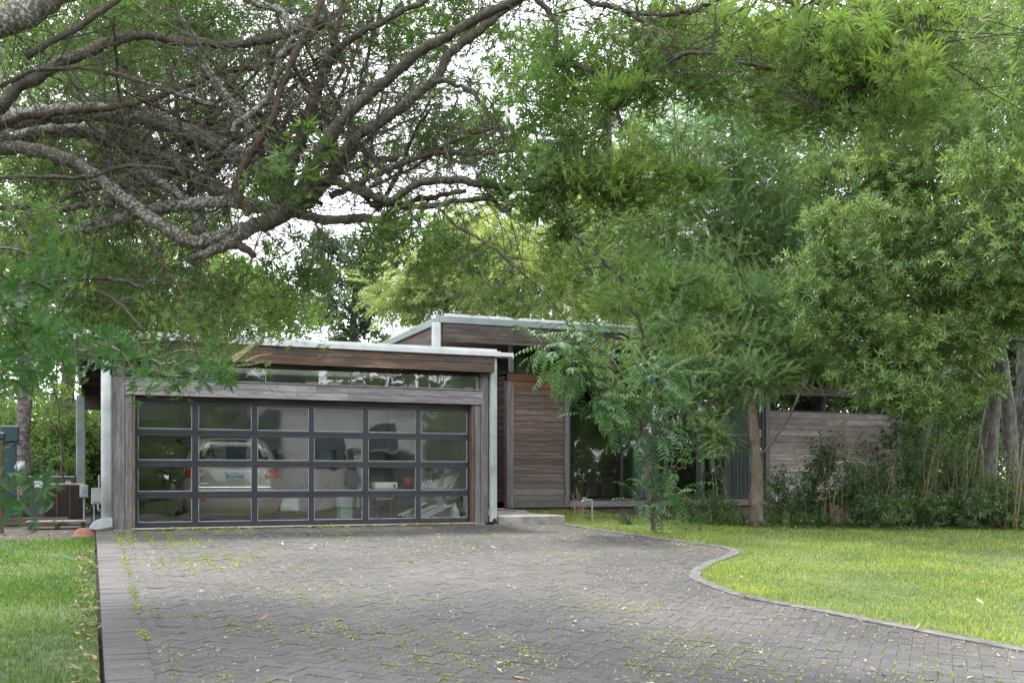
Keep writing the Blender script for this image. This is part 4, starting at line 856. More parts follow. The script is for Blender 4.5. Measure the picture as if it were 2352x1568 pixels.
G4 = [(1700, 120, 170, 110, 29, 2, 260), (1900, 120, 170, 130, 28, 2, 300), (1830, 420, 120, 160, 29, 2, 260), (1960, 560, 140, 150, 28, 1.8, 260), (1780, 680, 130, 90, 28, 1.6, 220), (1990, 760, 130, 90, 27, 1.6, 200)]
tree("background_tree", "leafy green tree filling the gap between the feathery tree and the oak", [GP(1880, 29, 0), PX(1880, 900, 29), PX(1880, 650, 29), PX(1870, 400, 29), PX(1850, 200, 29)], .26, .08, G4, bL, m_bg2, m_dkb, 74, mult=3.0, group="trees behind the house", clump=10, tw_n=120)
G7 = [(2000, 250, 170, 160, 31, 2, 420), (2150, 480, 160, 160, 31, 2, 420), (2300, 300, 160, 200, 31, 2, 420), (2330, 600, 150, 140, 31, 2, 360), (2050, 680, 140, 110, 31, 1.6, 300), (2200, 120, 200, 120, 31, 2, 400), (1650, 420, 150, 160, 30, 2, 420), (1560, 620, 140, 110, 30, 1.8, 340), (1730, 580, 120, 100, 30, 1.8, 300)]
tree("background_tree", "dark dense tree behind the oak and the feathery tree", [GP(2120, 31, 0), PX(2120, 900, 31), PX(2120, 650, 31), PX(2110, 400, 31), PX(2100, 250, 31)], .3, .08, G7, bL, leafmat("dense_dark_leaf", [(.035, .075, .03), (.055, .105, .04), (.08, .14, .05)], .34, .5, .3), m_dkb, 78, group="trees behind the house", clump=14, tw_n=120, mult=1.7)
# rough trunk and forked sapling at the left, shrubs behind them
G5 = [(60, 850, 130, 60, 24.5, 1, 120), (0, 700, 120, 120, 24, 1.2, 160)]
tree("rough_tree", "tree with a thick rough trunk behind the teal cabinet", [GP(55, 24.5), PX(52, 1040, 24.5), PX(55, 950, 24.5), PX(60, 880, 24.5), PX(62, 780, 24.5)], .19, .14, G5, bL, m_bg2, bark("rough_plated_bark", [(.35, (.04, .032, .027)), (.5, (.10, .085, .075)), (.66, (.22, .205, .195))], None, (.5, .6), (1, 1, 1.6)), 75, clump=10, tw_n=20)
G6 = [(110, 905, 60, 30, 22.5, .5, 26), (135, 870, 40, 30, 22.5, .4, 18), (160, 900, 40, 25, 22.5, .4, 10)]
tree("sapling", "thin forked sapling left of the grey roof column", [GP(148, 22.6), PX(143, 1060, 22.6), PX(138, 1000, 22.6), PX(133, 940, 22.6), PX(122, 880, 22.6)], .026, .012, G6, [broad(8, .09, .045)], m_bg, m_dkb, 76, clump=8, extra=[([PX(137, 1000, 22.6), PX(120, 975, 22.6), PX(108, 945, 22.6), PX(90, 920, 22.6)], .018, .008)], lr=.008, tw_n=12)
def shrub(name, label, X, t, w, h, protos, lm, seed, n, group, zb=None, stem=6, flat=.35, sc=(.7, 1.15), depth=.7, cat="shrub"):
    """shrub on the ground below pixel column X: stems from the root and leaves through the volume"""
    r = np.random.default_rng(seed); b = GP(X, t, zb); t_ = thing(name, label, cat, b, group); mb = MB(); c = b + Zv * h * .52
    tips = []
    for k in range(stem):
        e = b + np.array((r.uniform(-w, w) * .8, r.uniform(-depth, depth) * .7, h * r.uniform(.6, .98))); limb(mb, [b + r.normal(0, .04, 3) * (1, 1, 0), b * .6 + e * .4 + Zv * h * .12, e], .014, .004, 5, 3, .01, r)
    mb.build("stems", m_dkb, t_, True)
    nc = max(4, n // 9); cc, _ = ballpts(c, (w, depth, h * .52), nc, r, .5); k = r.integers(0, nc, n); v = r.normal(size=(n, 3)); v /= np.linalg.norm(v, axis=1, keepdims=True)
    p = cc[k] + v * r.random((n, 1)) ** .5 * np.array((w, depth, h * .5)) * flat; p[:, 2] = np.maximum(p[:, 2], b[2] + .04)
    D = v * .7 + (p - c) * .6 + Zv * .4; V, Q = scatter(protos, p, D, r.uniform(*sc, n), r); link("foliage", V, Q, None, lm, t_); return t_
bs = [broad(9, .12, .06, .25) for _ in range(3)]
m_sh = leafmat("left_shrub_leaf", [(.07, .14, .03), (.11, .19, .045), (.18, .27, .08)], .4, .45, .4)
LSH = [("broad bright green shrub behind the grey roof column", 150, 27, 1.1, 2.5), ("leafy shrub seen between grey roof column and white downpipe", 215, 28, .8, 2.6), ("low pale green shrub behind the grey sticker box", 95, 25.5, .8, 1.5), ("tall shrub behind the rough tree trunk", 30, 28, 1.0, 2.6), ("dense shrub between the sapling stems", 125, 29, 1.3, 3.0), ("shrub at the far end of the garage side", 235, 30, 1.2, 3.3), ("big shrub filling the gap left of the rough tree trunk", -20, 30, 1.5, 3.8), ("tall leafy shrub at the left picture edge behind the cabinet", 10, 33, 1.8, 5.2)]
for k, (lb, X, t, w_, h) in enumerate(LSH): shrub("shrub", lb, X, t, w_, h, bs, m_sh, 80 + k, 620, "shrubs behind the garage side", sc=(.8, 1.3))
print("trees done")

# ================================================================== UNDERSTOREY along the house front and on the right
bu = [broad(10, .09, .034, .3) for _ in range(3)]
m_un = leafmat("dark_undergrowth_leaf", [(.032, .075, .032), (.048, .10, .038), (.07, .13, .045), (.11, .165, .05)], .36, .45, .4)
m_un2 = leafmat("mid_undergrowth_leaf", [(.045, .10, .035), (.07, .135, .042), (.105, .175, .055)], .4, .45, .4)
US = [(1790, 20.6, .45, .95, 130, "low dark shrub right of the smooth barked trunk"), (1850, 20.9, .5, 1.1, 160, "dark shrub under the left end of the pale board wall"), (1905, 20.7, .42, 1.75, 200, "tall dark shrub rising before the middle of the pale board wall"), (1965, 20.9, .5, 1.2, 170, "leafy shrub before the pale boards between taller shrubs"),
      (2015, 20.8, .42, 1.65, 180, "upright shrub near the right end of the pale board wall"), (2075, 21.0, .5, 1.3, 170, "dark shrub hiding the foot of the corner post"), (2130, 21.2, .55, 2.3, 260, "tall dark shrub right of the corner post"), (2190, 21.2, .55, 1.6, 190, "shrub among dry canes left of the oak trunks"),
      (2245, 21.3, .5, 1.9, 220, "dark shrub crowding the leftmost oak trunk"), (2300, 20.0, .5, 1.1, 170, "low shrub in front of the leaning oak trunk"), (2350, 20.0, .5, 1.3, 180, "shrub below the oak at the picture edge"), (2225, 19.9, .5, .75, 150, "low green shrub at the lawn edge by the canes"),
      (2120, 19.9, .5, .7, 140, "low shrub at the lawn edge below the corner post"), (2020, 19.8, .45, .65, 120, "small shrub at the lawn edge before the pale boards"), (1660, 20.3, .35, .55, 70, "small dark shrub left of the smooth barked trunk"), (1600, 20.8, .4, .5, 70, "low dark shrub under the drooping frond tree")]
for k, (X, t, w_, h, n, lb) in enumerate(US): shrub("shrub", lb, X, t, w_, h, bu + [rosette(10, .11, .022, .2, .3)], m_un if k % 3 else m_un2, 200 + k, int(n * 1.1), "shrubs along the house bed", sc=(.75, 1.2))
m_far = leafmat("far_shrub_leaf", [(.03, .07, .028), (.05, .10, .035), (.08, .13, .05)], .35, .5, .3)
for k, (X, t, w_, h, n, lb) in enumerate([(2110, 26, .9, 3.4, 240, "loose dark shrub standing behind the corner post"), (2190, 27.5, .9, 2.3, 150, "thin shrub with pale wall showing through it"), (2250, 26, .9, 3.6, 260, "tall shrub behind the leaning oak trunks"), (2400, 27, 1.6, 3.8, 300, "dense shrub behind the thick oak trunk"), (2480, 24, 1.2, 2.5, 200, "shrub mass beyond the picture edge by the oak")]):
    shrub("shrub", lb, X, t, w_, h, bs, m_far, 240 + k, n, "shrubs beyond the oak", depth=.9)
# dry upright canes, each clump a thing
m_cane = simple("dry_cane", (.24, .19, .11), .8, .2, 5)
def canes(X, t, n, h, lean, label, seed, spread=.22):
    r = np.random.default_rng(seed); b = GP(X, t); T = thing("cane_clump", label, "bamboo", b, "dry cane clumps in the bed"); m = MB(); bl_ = []
    for k in range(n):
        o = b + np.array((r.normal(0, spread), r.normal(0, .2), 0)); hh = h * r.uniform(.55, 1.1); tp = o + np.array((lean * hh + r.normal(0, .16) * hh, r.normal(0, .1) * hh, hh))
        limb(m, [o, o * .5 + tp * .5 + np.array((-.04 * lean, 0, .06 * hh)), tp], .012, .004, 4, 3, .004, r)
        for j in range(5):
            u = r.uniform(.35, 1); bl_.append(o * (1 - u) + tp * u)
    m.build("stems", m_cane, T, True); bl_ = np.array(bl_); D = r.normal(size=bl_.shape) * (1, 1, .4) + Zv * .1
    V, Q = scatter([rosette(4, .16, .014, .03, .1)], bl_, D, r.uniform(.7, 1.2, len(bl_)), r); link("leaves", V, Q, None, m_un2, T)
canes(1915, 20.3, 9, 2.2, .05, "thin upright canes before the middle of the pale board wall", 1); canes(2020, 20.3, 8, 2.1, .0, "sparse canes before the right end of the pale boards", 2); canes(2165, 20.5, 18, 2.0, .08, "dry cane clump between corner post and oak", 3, .4)
canes(2110, 20.4, 10, 1.8, .15, "dry cane clump just right of the corner post foot", 4); canes(2345, 19.5, 22, 2.3, .14, "thick tan cane clump in front of the oak trunks at the picture edge", 5, .3); canes(1665, 20.6, 5, 1.35, -.1, "few bare canes before the grey green curtain", 6, .15); canes(2265, 20.2, 12, 1.7, .1, "dry canes leaning at the foot of the leaning oak trunk", 7, .3)
# strap leaved plants and a fern along the bed edge
def strap(name, X, t, n, L, label, seed, group, lm, wdt=.03, cat="plant"):
    r = np.random.default_rng(seed); b = GP(X, t, None) + Zv * .06; T = thing(name, label, cat, b, group); V = []; Q = []; c = 0
    for k in range(n):
        a = r.uniform(0, 6.283); o = np.array((math.cos(a), math.sin(a), r.uniform(.7, 2.2))); v, q, _ = leaf(b + np.array((r.normal(0, .08), r.normal(0, .08), 0)), o, Zv - o * .3, L * r.uniform(.6, 1.15), wdt * r.uniform(.7, 1.2), r.uniform(.35, .8), 5); V.append(v); Q.append(q + c); c += len(v)
    link("leaves", np.concatenate(V), np.concatenate(Q), None, lm, T, True)
m_strap = leafmat("strap_leaf", [(.035, .09, .025), (.06, .13, .035), (.10, .18, .05)], .35, .4, .45)
for k, (X, t, n, L, lb) in enumerate([(1590, 20.2, 34, .42, "strap leaved clump below the low frond branches"), (1640, 19.7, 40, .5, "strap leaved clump left of the smooth barked trunk"), (1695, 19.5, 44, .55, "strap leaved clump touching the left of the trunk foot"), (1760, 19.3, 40, .5, "strap leaved clump right at the foot of the smooth trunk"), (1825, 19.5, 40, .65, "strap leaved clump at the lawn edge right of the trunk"), (1880, 19.6, 30, .6, "strap leaved clump arching over the lawn edge before the boards"), (1540, 20.8, 26, .35, "small strap leaved clump beside the frond tree trunk"), (1950, 19.6, 30, .5, "strap leaved clump under the tallest bed shrub")]):
    strap("strap_leaf_plant", X, t, n, L, lb, 300 + k, "strap leaved plants along the bed", m_strap)
T = thing("fern", "dark low fern on the lawn edge left of the frond tree trunk", "fern", GP(1452, 19.6)); r_ = np.random.default_rng(9)
pp = np.tile(GP(1452, 19.6) + Zv * .05, (14, 1)) + r_.normal(0, .05, (14, 3)) * (1, 1, 0); dd = np.c_[r_.normal(0, 1, 14), r_.normal(0, .7, 14), r_.uniform(.5, 1.1, 14)]
V, Q = scatter([frond(9, .07, .022, .36, 1)], pp, dd, r_.uniform(.7, 1.1, 14), r_); link("fronds", V, Q, None, leafmat("fern_leaf", [(.02, .055, .03), (.035, .08, .035)], .25), T)
T = thing("twig_plant", "leafless tan twig plant beside the garden tap", "plant", GP(1330, 20.6)); m = MB()
for k in range(11):
    b = GP(1330 + r_.normal(0, 6), 20.6); h = r_.uniform(.3, .85); limb(m, [b, b + np.array((r_.normal(0, .06), 0, h * .5)), b + np.array((r_.normal(0, .14), r_.normal(0, .05), h))], .006, .003, 4, 3, .003, r_)
m.build("stems", simple("pale_dry_twig", (.38, .25, .18), .8), T)
# ground litter of fallen leaves and weeds rooted in the paving joints
def litter(name, n, poly, zf, cols, seed, L, Wd, flat=.2, dens=None):
    r = np.random.default_rng(seed); P = np.array(poly); lo, hi = P.min(0), P.max(0); p = r.uniform(lo, hi, (n * 3, 2)); k = inpoly(p, P)
    if dens is not None: k &= r.random(len(p)) < dens(p)
    p = p[k][:n]; w3 = W(np.c_[p, zf(p[:, 1])]); V = []; Q = []; c = 0
    for q0 in w3:
        a = r.uniform(0, 6.283); o = np.array((math.cos(a), math.sin(a), r.normal(0, flat))); l = L * r.uniform(.4, 1.3); v, q, _ = leaf(q0 + Zv * .008, o, Zv + r.normal(0, .25, 3), l, l * Wd * r.uniform(.6, 1.3), r.normal(0, .15), 2); V.append(v); Q.append(q + c); c += len(v)
    return tag(link(name, np.concatenate(V), np.concatenate(Q), None, leafmat(name + "_leaf", cols, .1, .8, .2, (1, 1, 1))), kind='stuff')
dpoly = [tuple(p) for p in field_poly]
def dn(p): return .25 + .75 * (np.sin(p[:, 0] * 1.1 + 1) * np.sin(p[:, 1] * .8 + p[:, 0] * .4) > .0)
litter("leaf_litter", 4600, dpoly, lambda b: SL * b, [(.30, .26, .19), (.42, .38, .31), (.2, .15, .09), (.34, .2, .11), (.55, .53, .47)], 5, .042, .32, dens=dn)
litter("leaf_litter", 5000, dpoly, lambda b: SL * b, [(.34, .31, .27), (.42, .40, .36), (.25, .2, .15)], 15, .022, .4, dens=dn)
litter("leaf_litter", 260, dpoly, lambda b: SL * b, [(.28, .16, .07), (.40, .33, .24), (.16, .09, .045), (.5, .46, .38), (.33, .12, .06)], 6, .085, .35, .3)
edge_poly = [tuple(p) for p in EDGE[8:70] - nn[8:70] * .75] + [tuple(p) for p in (EDGE[8:70] - nn[8:70] * .08)[::-1]]
litter("leaf_litter", 900, edge_poly, lambda b: SL * b, [(.38, .19, .10), (.45, .24, .13), (.5, .3, .2), (.3, .15, .09)], 7, .04, .13)
litter("leaf_litter", 240, [(x - .22, y) for x, y in ((LE, -12), (LE - .02, -1.4))] + [(LE - .03, -1.4), (LE - .03, -12)], lambda b: SL * b + LL + .02, [(.2, .12, .06), (.33, .24, .15), (.14, .09, .05)], 8, .075, .4, .35)
litter("leaf_litter", 60, lawn_l, lambda b: SL * b + LL + .05, [(.28, .16, .08), (.36, .24, .13)], 12, .11, .4, .3)
litter("leaf_litter", 130, lawn_r, lambda b: SL * b + .045, [(.36, .24, .14), (.45, .36, .2), (.3, .17, .1)], 13, .07, .4, .3)
def weeds(name, n, seed, cols, hgt, sel):
    """tufts growing along the edges of individual bricks"""
    r = np.random.default_rng(seed); k = r.integers(0, len(PVC), n * 6); cpt = PVC[k]; f = sel(cpt, r); k = k[f][:n]; V = []; Q = []; c = 0
    for i in k:
        ca, sa = math.cos(PVA[i]), math.sin(PVA[i]); hx, hy = PVH[i]; al = 0 if hx > hy else 1; run = r.uniform(.03, .1) * 2
        m_ = r.integers(4, 11)
        for j in range(m_):
            u = r.uniform(-run, run); x, y = (u, -hy) if al == 0 else (-hx, u)
            if r.random() < .25: x, y = (hx, r.uniform(-hy, hy)) if al == 0 else (r.uniform(-hx, hx), hy)
            X, Y = PVC[i][0] + x * ca - y * sa, PVC[i][1] + x * sa + y * ca; a = r.uniform(0, 6.283); o = np.array((math.cos(a), math.sin(a), r.uniform(.3, 1.5)))
            h = hgt * r.uniform(.4, 1.2); v, q, _ = leaf(W([(X, Y, SL * Y - .003)])[0], o, Zv, h, h * .36, .25, 2); V.append(v); Q.append(q + c); c += len(v)
    return tag(link(name, np.concatenate(V), np.concatenate(Q), None, leafmat(name + "_leaf", cols, .3, .6, .3)), kind='stuff')
def selw(p, r):
    n_ = np.sin(p[:, 0] * 1.9 + 2 * np.sin(p[:, 1] * .7)) * np.sin(p[:, 1] * 1.2 + 1.5 * np.sin(p[:, 0] * .9)); left = np.clip(1.25 - (p[:, 0] + .3) * .26, .14, 1); near = np.where(p[:, 1] < -9, .55, .2)
    return (r.random(len(p)) < np.maximum(left * np.where(p[:, 1] > -6.5, 1., .35), near * (p[:, 0] > -.1)) * (.12 + .88 * (n_ > .15)))
weeds("weeds", 9000, 1, [(.10, .17, .03), (.17, .23, .045), (.27, .29, .07), (.33, .29, .10)], .026, selw)
weeds("weeds", 140, 2, [(.35, .28, .07), (.42, .33, .08), (.28, .28, .06)], .035, lambda p, r: (np.abs(p[:, 0] - 7.2) < .55) & (np.abs(p[:, 1] + 5.35) < .5) | ((np.abs(p[:, 0] - (5.0 + (p[:, 1] + 6.3) * -.55)) < .12) & (np.abs(p[:, 1] + 6.4) < .9)))
def strip_weeds(name, a0, a1, b0, b1, n, seed, hgt, cols):
    r = np.random.default_rng(seed); V = []; Q = []; c = 0
    for k in range(n):
        a, b = r.uniform(a0, a1), r.uniform(b0, b1)
        if math.sin(b * 2.3 + a * 1.9) + math.sin(b * 5.1 + a * 3.1) < r.uniform(-1, 1.2): continue
        for j in range(10):
            o = rdir(r); o[2] = abs(o[2]) + .3; h = hgt * r.uniform(.4, 1.2); v, q, _ = leaf(W([(a + r.normal(0, .018), b + r.normal(0, .018), SL * b)])[0], o, Zv, h, h * .35, .3, 2); V.append(v); Q.append(q + c); c += len(v)
    return tag(link(name, np.concatenate(V), np.concatenate(Q), None, leafmat(name + "_leaf", cols, .3, .6, .3)), kind='stuff')
strip_weeds("weeds", LE + .28, LE + .34, -9.5, -.4, 520, 3, .03, [(.10, .17, .03), (.2, .25, .05), (.3, .3, .08)])
strip_weeds("weeds", -.1, 5.9, -.36, -.24, 230, 4, .055, [(.2, .24, .05), (.3, .31, .08), (.4, .38, .12)])

# ================================================================== THINGS LEFT OF THE GARAGE
ms = MB
def thing_at(name, label, cat, X, t, group=None, z=None): 
    g = GP(X, t, z); return thing(name, label, cat, g, group), w2ab(g), g[2]
m_teal = simple("teal_cabinet_paint", (.012, .042, .052), .5, .12, 3)
T, (a, b), z = thing_at("utility_cabinet", "tall dark teal utility cabinet with a jutting hood at the left", "cabinet", 20, 20.5)
part("body", m_teal, [(a - .14, a + .13, b, b + .3, z - .05, z + 1.60)], T); part("hood", m_teal, [(a - .15, a + .18, b - .05, b + .32, z + 1.66, z + 1.98)], T, c=.015); part("hood_gap", M['black'], [(a - .13, a + .22, b - .02, b + .3, z + 1.603, z + 1.657)], T)
mm = MB(); mm.lathe([(0, .11), (.06, .10), (.085, .05), (.09, 0)], W([(a + .2, b + .02, z + 1.15)])[0], 16, [[1, 0, 0], [0, 0, -1], [0, 1, 0]]); mm.box(a + .13, a + .29, b + .02, b + .1, z + 1.03, z + 1.27); mm.build("meter", simple("grey_meter_glass", (.42, .46, .47), .25), T)
T, (a, b), z = thing_at("timber_post", "brown timber post with a green cap cut by the left picture edge", "post", -3, 18.2)
part("shaft", M['wood_side'], [(a - .08, a + .07, b, b + .15, z - .05, z + 1.62)], T); part("cap", m_teal, [(a - .1, a + .1, b - .02, b + .17, z + 1.623, z + 1.75)], T, c=.02)
m_brn = simple("brown_painted_metal", (.04, .024, .019), .55, .15, 4)
T, (a, b), z = thing_at("air_conditioner", "brown louvred air conditioner unit with a tan top behind the wooden pallet", "air conditioner", 150, 21.3)
part("cabinet", m_brn, [(a - .42, a + .36, b, b + .7, z + .08, z + .78)], T, c=.015); part("top", simple("tan_metal_top", (.3, .23, .17), .6), [(a - .44, a + .38, b - .02, b + .72, z + .783, z + .825)], T, c=.01); part("base", M['concrete'], [(a - .6, a + .5, b - .08, b + .8, z - .02, z + .076)], T)
part("louvre", m_brn, [(a - .40, a + .34, b - .018, b - .002, zz, zz + .012) for zz in np.arange(z + .12, z + .75, .028)], T, c=.001)
for x in (-.42, -.17, .08, .33): part("corner_rail", simple("dull_brown_rail", (.07, .045, .036), .5), [(a + x, a + x + .03, b - .035, b - .02, z + .08, z + .78)], T, c=.003)
T, (a, b), z = thing_at("equipment_box", "long dark grey equipment box with a yellow sticker and a pale lid edge", "equipment", 120, 24.0)
part("body", simple("dark_grey_casing", (.05, .055, .06), .5), [(a - .48, a + .45, b, b + .8, z - .02, z + .95)], T, c=.012); part("lid", simple("pale_casing_lid", (.34, .36, .36), .5), [(a - .5, a + .47, b - .02, b + .82, z + .953, z + .985)], T, c=.008)
part("sticker", simple("yellow_sticker", (.55, .43, .03), .5, .03), [(a - .18, a - .06, b - .006, b - .001, z + .70, z + .86)], T, c=.001); part("sticker", simple("white_sticker", (.55, .58, .6), .5, .03), [(a - .38, a - .21, b - .006, b - .001, z + .70, z + .87)], T, c=.001); part("sticker", simple("grey_sticker", (.3, .34, .36), .5, .03), [(a + .28, a + .4, b - .006, b - .001, z + .76, z + .87)], T, c=.001)
m_gb = simple("grey_meter_box", (.27, .31, .32), .5, .1, 5)
T, (a, b), z = thing_at("meter_box", "small grey meter box on a thin conduit beside the air conditioner", "meter box", 193, 20.6)
part("conduit", m_gb, [(a - .015, a + .015, b + .05, b + .08, z, z + .55)], T); part("box", m_gb, [(a - .08, a + .08, b, b + .11, z + .55, z + .80)], T, c=.012); part("dial", simple("teal_grey_dial", (.2, .34, .35), .3), [(a - .035, a + .035, b - .012, b - .001, z + .65, z + .73)], T)
T, (a, b), z = thing_at("meter_box", "wider grey electrical box next to the white downpipe", "meter box", 222, 20.3)
part("conduit", m_gb, [(a - .06, a - .03, b + .04, b + .07, z, z + .42), ], T); part("box", m_gb, [(a - .1, a + .12, b, b + .13, z + .42, z + .74)], T, c=.012); part("door", simple("pale_grey_box_door", (.36, .4, .4), .5), [(a - .07, a + .09, b - .014, b - .002, z + .46, z + .7)], T, c=.004)
part("conduit", m_gb, [(a + .03, a + .06, b + .04, b + .07, z + .743, z + 1.0), ], T)
T, (a, b), z = thing_at("pallet", "low weathered grey wooden pallet lying on the soil", "pallet", 132, 19.3)
part("deck", M['wood_post'], [(a - .55 + .02 * (k % 2), a + .5, b + k * .12, b + k * .12 + .105, z + .10, z + .125) for k in range(6)], T, c=.004)
for k in range(3): part("bearer", M['wood_dark'], [(a - .5 + k * .45, a - .42 + k * .45, b + .02, b + .68, z - .01, z + .097)], T)
T, (a, b), z = thing_at("timber_edging", "dark horizontal timber lying on soil behind the pallet", "timber", 75, 20.6)
part("board", M['wood_fascia'], [(a - .5, a + .65, b, b + .12, z - .02, z + .14)], T)
T, (a, b), z = thing_at("terracotta_pot", "upturned terracotta bowl on the soil beside the drive corner", "pot", 196, 16.5)
mt_ = MB(); mt_.lathe([(0, .15), (.09, .148), (.13, .13), (.165, .08), (.185, .03), (.2, .03), (.2, -.005), (.19, -.02)], W([(a, b, z)])[0], 28); mt_.build("bowl", simple("terracotta", (.17, .07, .045), .8, .15, 8), T, True)
# garden tap
T, (a, b), z = thing_at("garden_tap", "grey garden tap on a bent standpipe near the bare twig plant", "tap", 1360, 20.4)
mt_ = MB(); mt_.tube(W([(a, b, z), (a, b, z + .44), (a, b, z + .5)]), .016, 10); mt_.build("standpipe", simple("grey_pipe", (.3, .32, .33), .5), T)
mt_ = MB(); mt_.tube(W([(a, b, z + .5), (a - .1, b, z + .51), (a - .2, b - .01, z + .505)]), .013, 8); mt_.tube(W([(a - .2, b - .01, z + .505), (a - .235, b - .015, z + .47)]), .012, 8); mt_.build("spout", simple("pale_tap_metal", (.5, .52, .52), .35, metal=.4), T)
mt_ = MB(); mt_.lathe([(0, .02), (.035, .018), (.035, .006), (0, .004)], W([(a - .19, b - .01, z + .535)])[0], 10); mt_.build("handle", simple("pale_tap_handle", (.55, .55, .55), .5), T)
# loose soil between the house side and the left lawn gets its own litter
litter("leaf_litter", 500, [(-6, -1.3), (LE - .05, -1.45), (LE - .05, 1.5), (-6, 3)], lambda b: SL * np.minimum(b, 0) - .12, [(.2, .13, .08), (.3, .23, .16), (.12, .08, .05)], 14, .07, .4, .3)

# ================================================================== INSIDE THE GARAGE
m_paint, nt, o = mat("champagne_car_paint"); p = N(nt, "BsdfPrincipled"); p.inputs["Base Color"].default_value = (.30, .285, .225, 1); p.inputs["Metallic"].default_value = .35; p.inputs["Roughness"].default_value = .32
p.inputs["Coat Weight"].default_value = .6; p.inputs["Coat Roughness"].default_value = .08; nt.links.new(p.outputs[0], o.inputs[0])
m_cgl = simple("car_glass", (.012, .016, .015), .06, .05, 2, spec=.7)
m_red = simple("red_lens", (.42, .015, .02), .15, .08, 9); m_clear = simple("clear_lens", (.6, .5, .48), .15, .08, 9); m_chrome = simple("chrome", (.7, .7, .72), .15, .03, 3, metal=1)
CA, CB = 1.70, .64          # car centre line and rear end in the house frame
car = thing("parked_car", "champagne coloured hatchback parked nose in behind the garage door, number plate showing", "car", A2W(CA, CB + 2.1, 0))
def CM(v):
    v = np.array(v); return W(np.c_[CA + v[:, 0], CB + v[:, 1], v[:, 2]])
# body: stacked plan outlines (z, half width, rear y, front y, corner radius)
lev = [(.20, .72, .20, 4.05, .25), (.26, .80, .08, 4.18, .3), (.36, .855, .02, 4.25, .34), (.50, .87, .0, 4.28, .36), (.60, .872, .012, 4.27, .36), (.605, .865, .05, 4.25, .34), (.70, .868, .055, 4.22, .33), (.85, .868, .075, 4.12, .32), (.98, .858, .105, 3.95, .30), (1.05, .84, .13, 3.5, .28),
       (1.07, .82, .15, 3.2, .27), (1.20, .765, .20, 2.95, .25), (1.35, .70, .27, 2.65, .24), (1.48, .63, .36, 2.3, .24), (1.54, .58, .46, 2.05, .24), (1.57, .48, .62, 1.85, .22), (1.58, .25, .9, 1.6, .12)]
ringn = 64
def plan(hw, y0, y1, rc, n=ringn):
    pts = []; k = n // 4
    for (cx_, cy_, a0) in ((hw - rc, y1 - rc, 0), (-hw + rc, y1 - rc, .5), (-hw + rc, y0 + rc, 1.), (hw - rc, y0 + rc, 1.5)):
        for j in range(k):
            a = (a0 + .5 * j / (k - 1)) * math.pi; pts.append((cx_ + rc * math.cos(a), cy_ + rc * math.sin(a)))
    return np.array(pts)
V = np.array([[(x, y, z) for x, y in plan(hw, y0, y1, rc)] for z, hw, y0, y1, rc in lev]).reshape(-1, 3)
i = np.arange(len(lev) - 1)[:, None] * ringn; j = np.arange(ringn)[None]; jn = (j + 1) % ringn
Q = np.stack([i + j, i + jn, i + ringn + jn, i + ringn + j], -1).reshape(-1, 4)
body = link("body", CM(V), Q, None, m_paint, car, True, N=[list(range((len(lev) - 1) * ringn, len(lev) * ringn))])
def rear(z):                  # rear surface y at height z
    zs = [l[0] for l in lev]; return np.interp(z, zs, [l[2] for l in lev])
def rear_at(x, z):
    """rear skin of the car at (x, z), following the rounded corners"""
    zs = [l[0] for l in lev]; hw = np.interp(z, zs, [l[1] for l in lev]); y0 = np.interp(z, zs, [l[2] for l in lev]); rc = np.interp(z, zs, [l[4] for l in lev])
    e = np.clip(np.abs(x) - (hw - rc), 0, rc * .999); return y0 + rc - np.sqrt(rc * rc - e * e)
def panel(name, pts, off, mat_, par, curve=.0):
    """thin piece laid on the car's curved rear skin: outline (x, z)"""
    pts = np.array(pts, float); dn_ = []
    for k in range(len(pts)):
        for u in np.arange(4) / 4: dn_.append(pts[k] * (1 - u) + pts[(k + 1) % len(pts)] * u)
    pts = np.array(dn_); n = len(pts); c = pts.mean(0); rings = [c + (pts - c) * f for f in (1, .8, .6, .4, .2, .04)]; V = []
    for k, rg in enumerate(rings): V.append(np.c_[rg[:, 0], rear_at(rg[:, 0], rg[:, 1]) - off, rg[:, 1]])
    V.insert(0, V[0] + (0, off + .03, 0)); m = len(V); V = np.concatenate(V); i = np.arange(m - 1)[:, None] * n; j = np.arange(n)[None]; jn = (j + 1) % n
    return link(name, CM(V), np.stack([i + j, i + jn, i + n + jn, i + n + j], -1).reshape(-1, 4), None, mat_, par, True, N=[list(range((m - 1) * n, m * n))])
def rrect(x0, x1, z0, z1, r, dx=0, n=5):
    out_ = []
    for (cx_, cz, a0) in ((x1 - r, z1 - r, 0), (x0 + r, z1 - r, .5), (x0 + r, z0 + r, 1), (x1 - r, z0 + r, 1.5)):
        for k in range(n):
            a = (a0 + .5 * k / (n - 1)) * math.pi; z = cz + r * math.sin(a); x = cx_ + r * math.cos(a); out_.append((x * (1 - dx * (z - z0) / (z1 - z0)), z))
    return out_
panel("rear_window", rrect(-.77, .77, 1.13, 1.53, .10, .19), .006, m_cgl, car)
wp = MB(); wp.tube(CM([(.12, rear(1.13) - .03, 1.12), (.0, rear(1.15) - .025, 1.15), (-.35, rear(1.19) - .02, 1.185)]), .009, 6); wp.box(.06, .2, rear(1.1) - .035, rear(1.1), 1.085, 1.125, .01, CM); wp.build("rear_wiper", M['black'], car)
panel("tailgate_recess", [(-.52, .985), (.52, .985), (.40, .80), (.30, .77), (-.30, .77), (-.40, .80)], .004, simple("pale_recess", (.62, .62, .60), .3, .03), car)
pl = panel("number_plate", rrect(-.155, .155, .80, .955, .012), .014, simple("pale_blue_plate", (.52, .66, .76), .4, .06, 30), car)
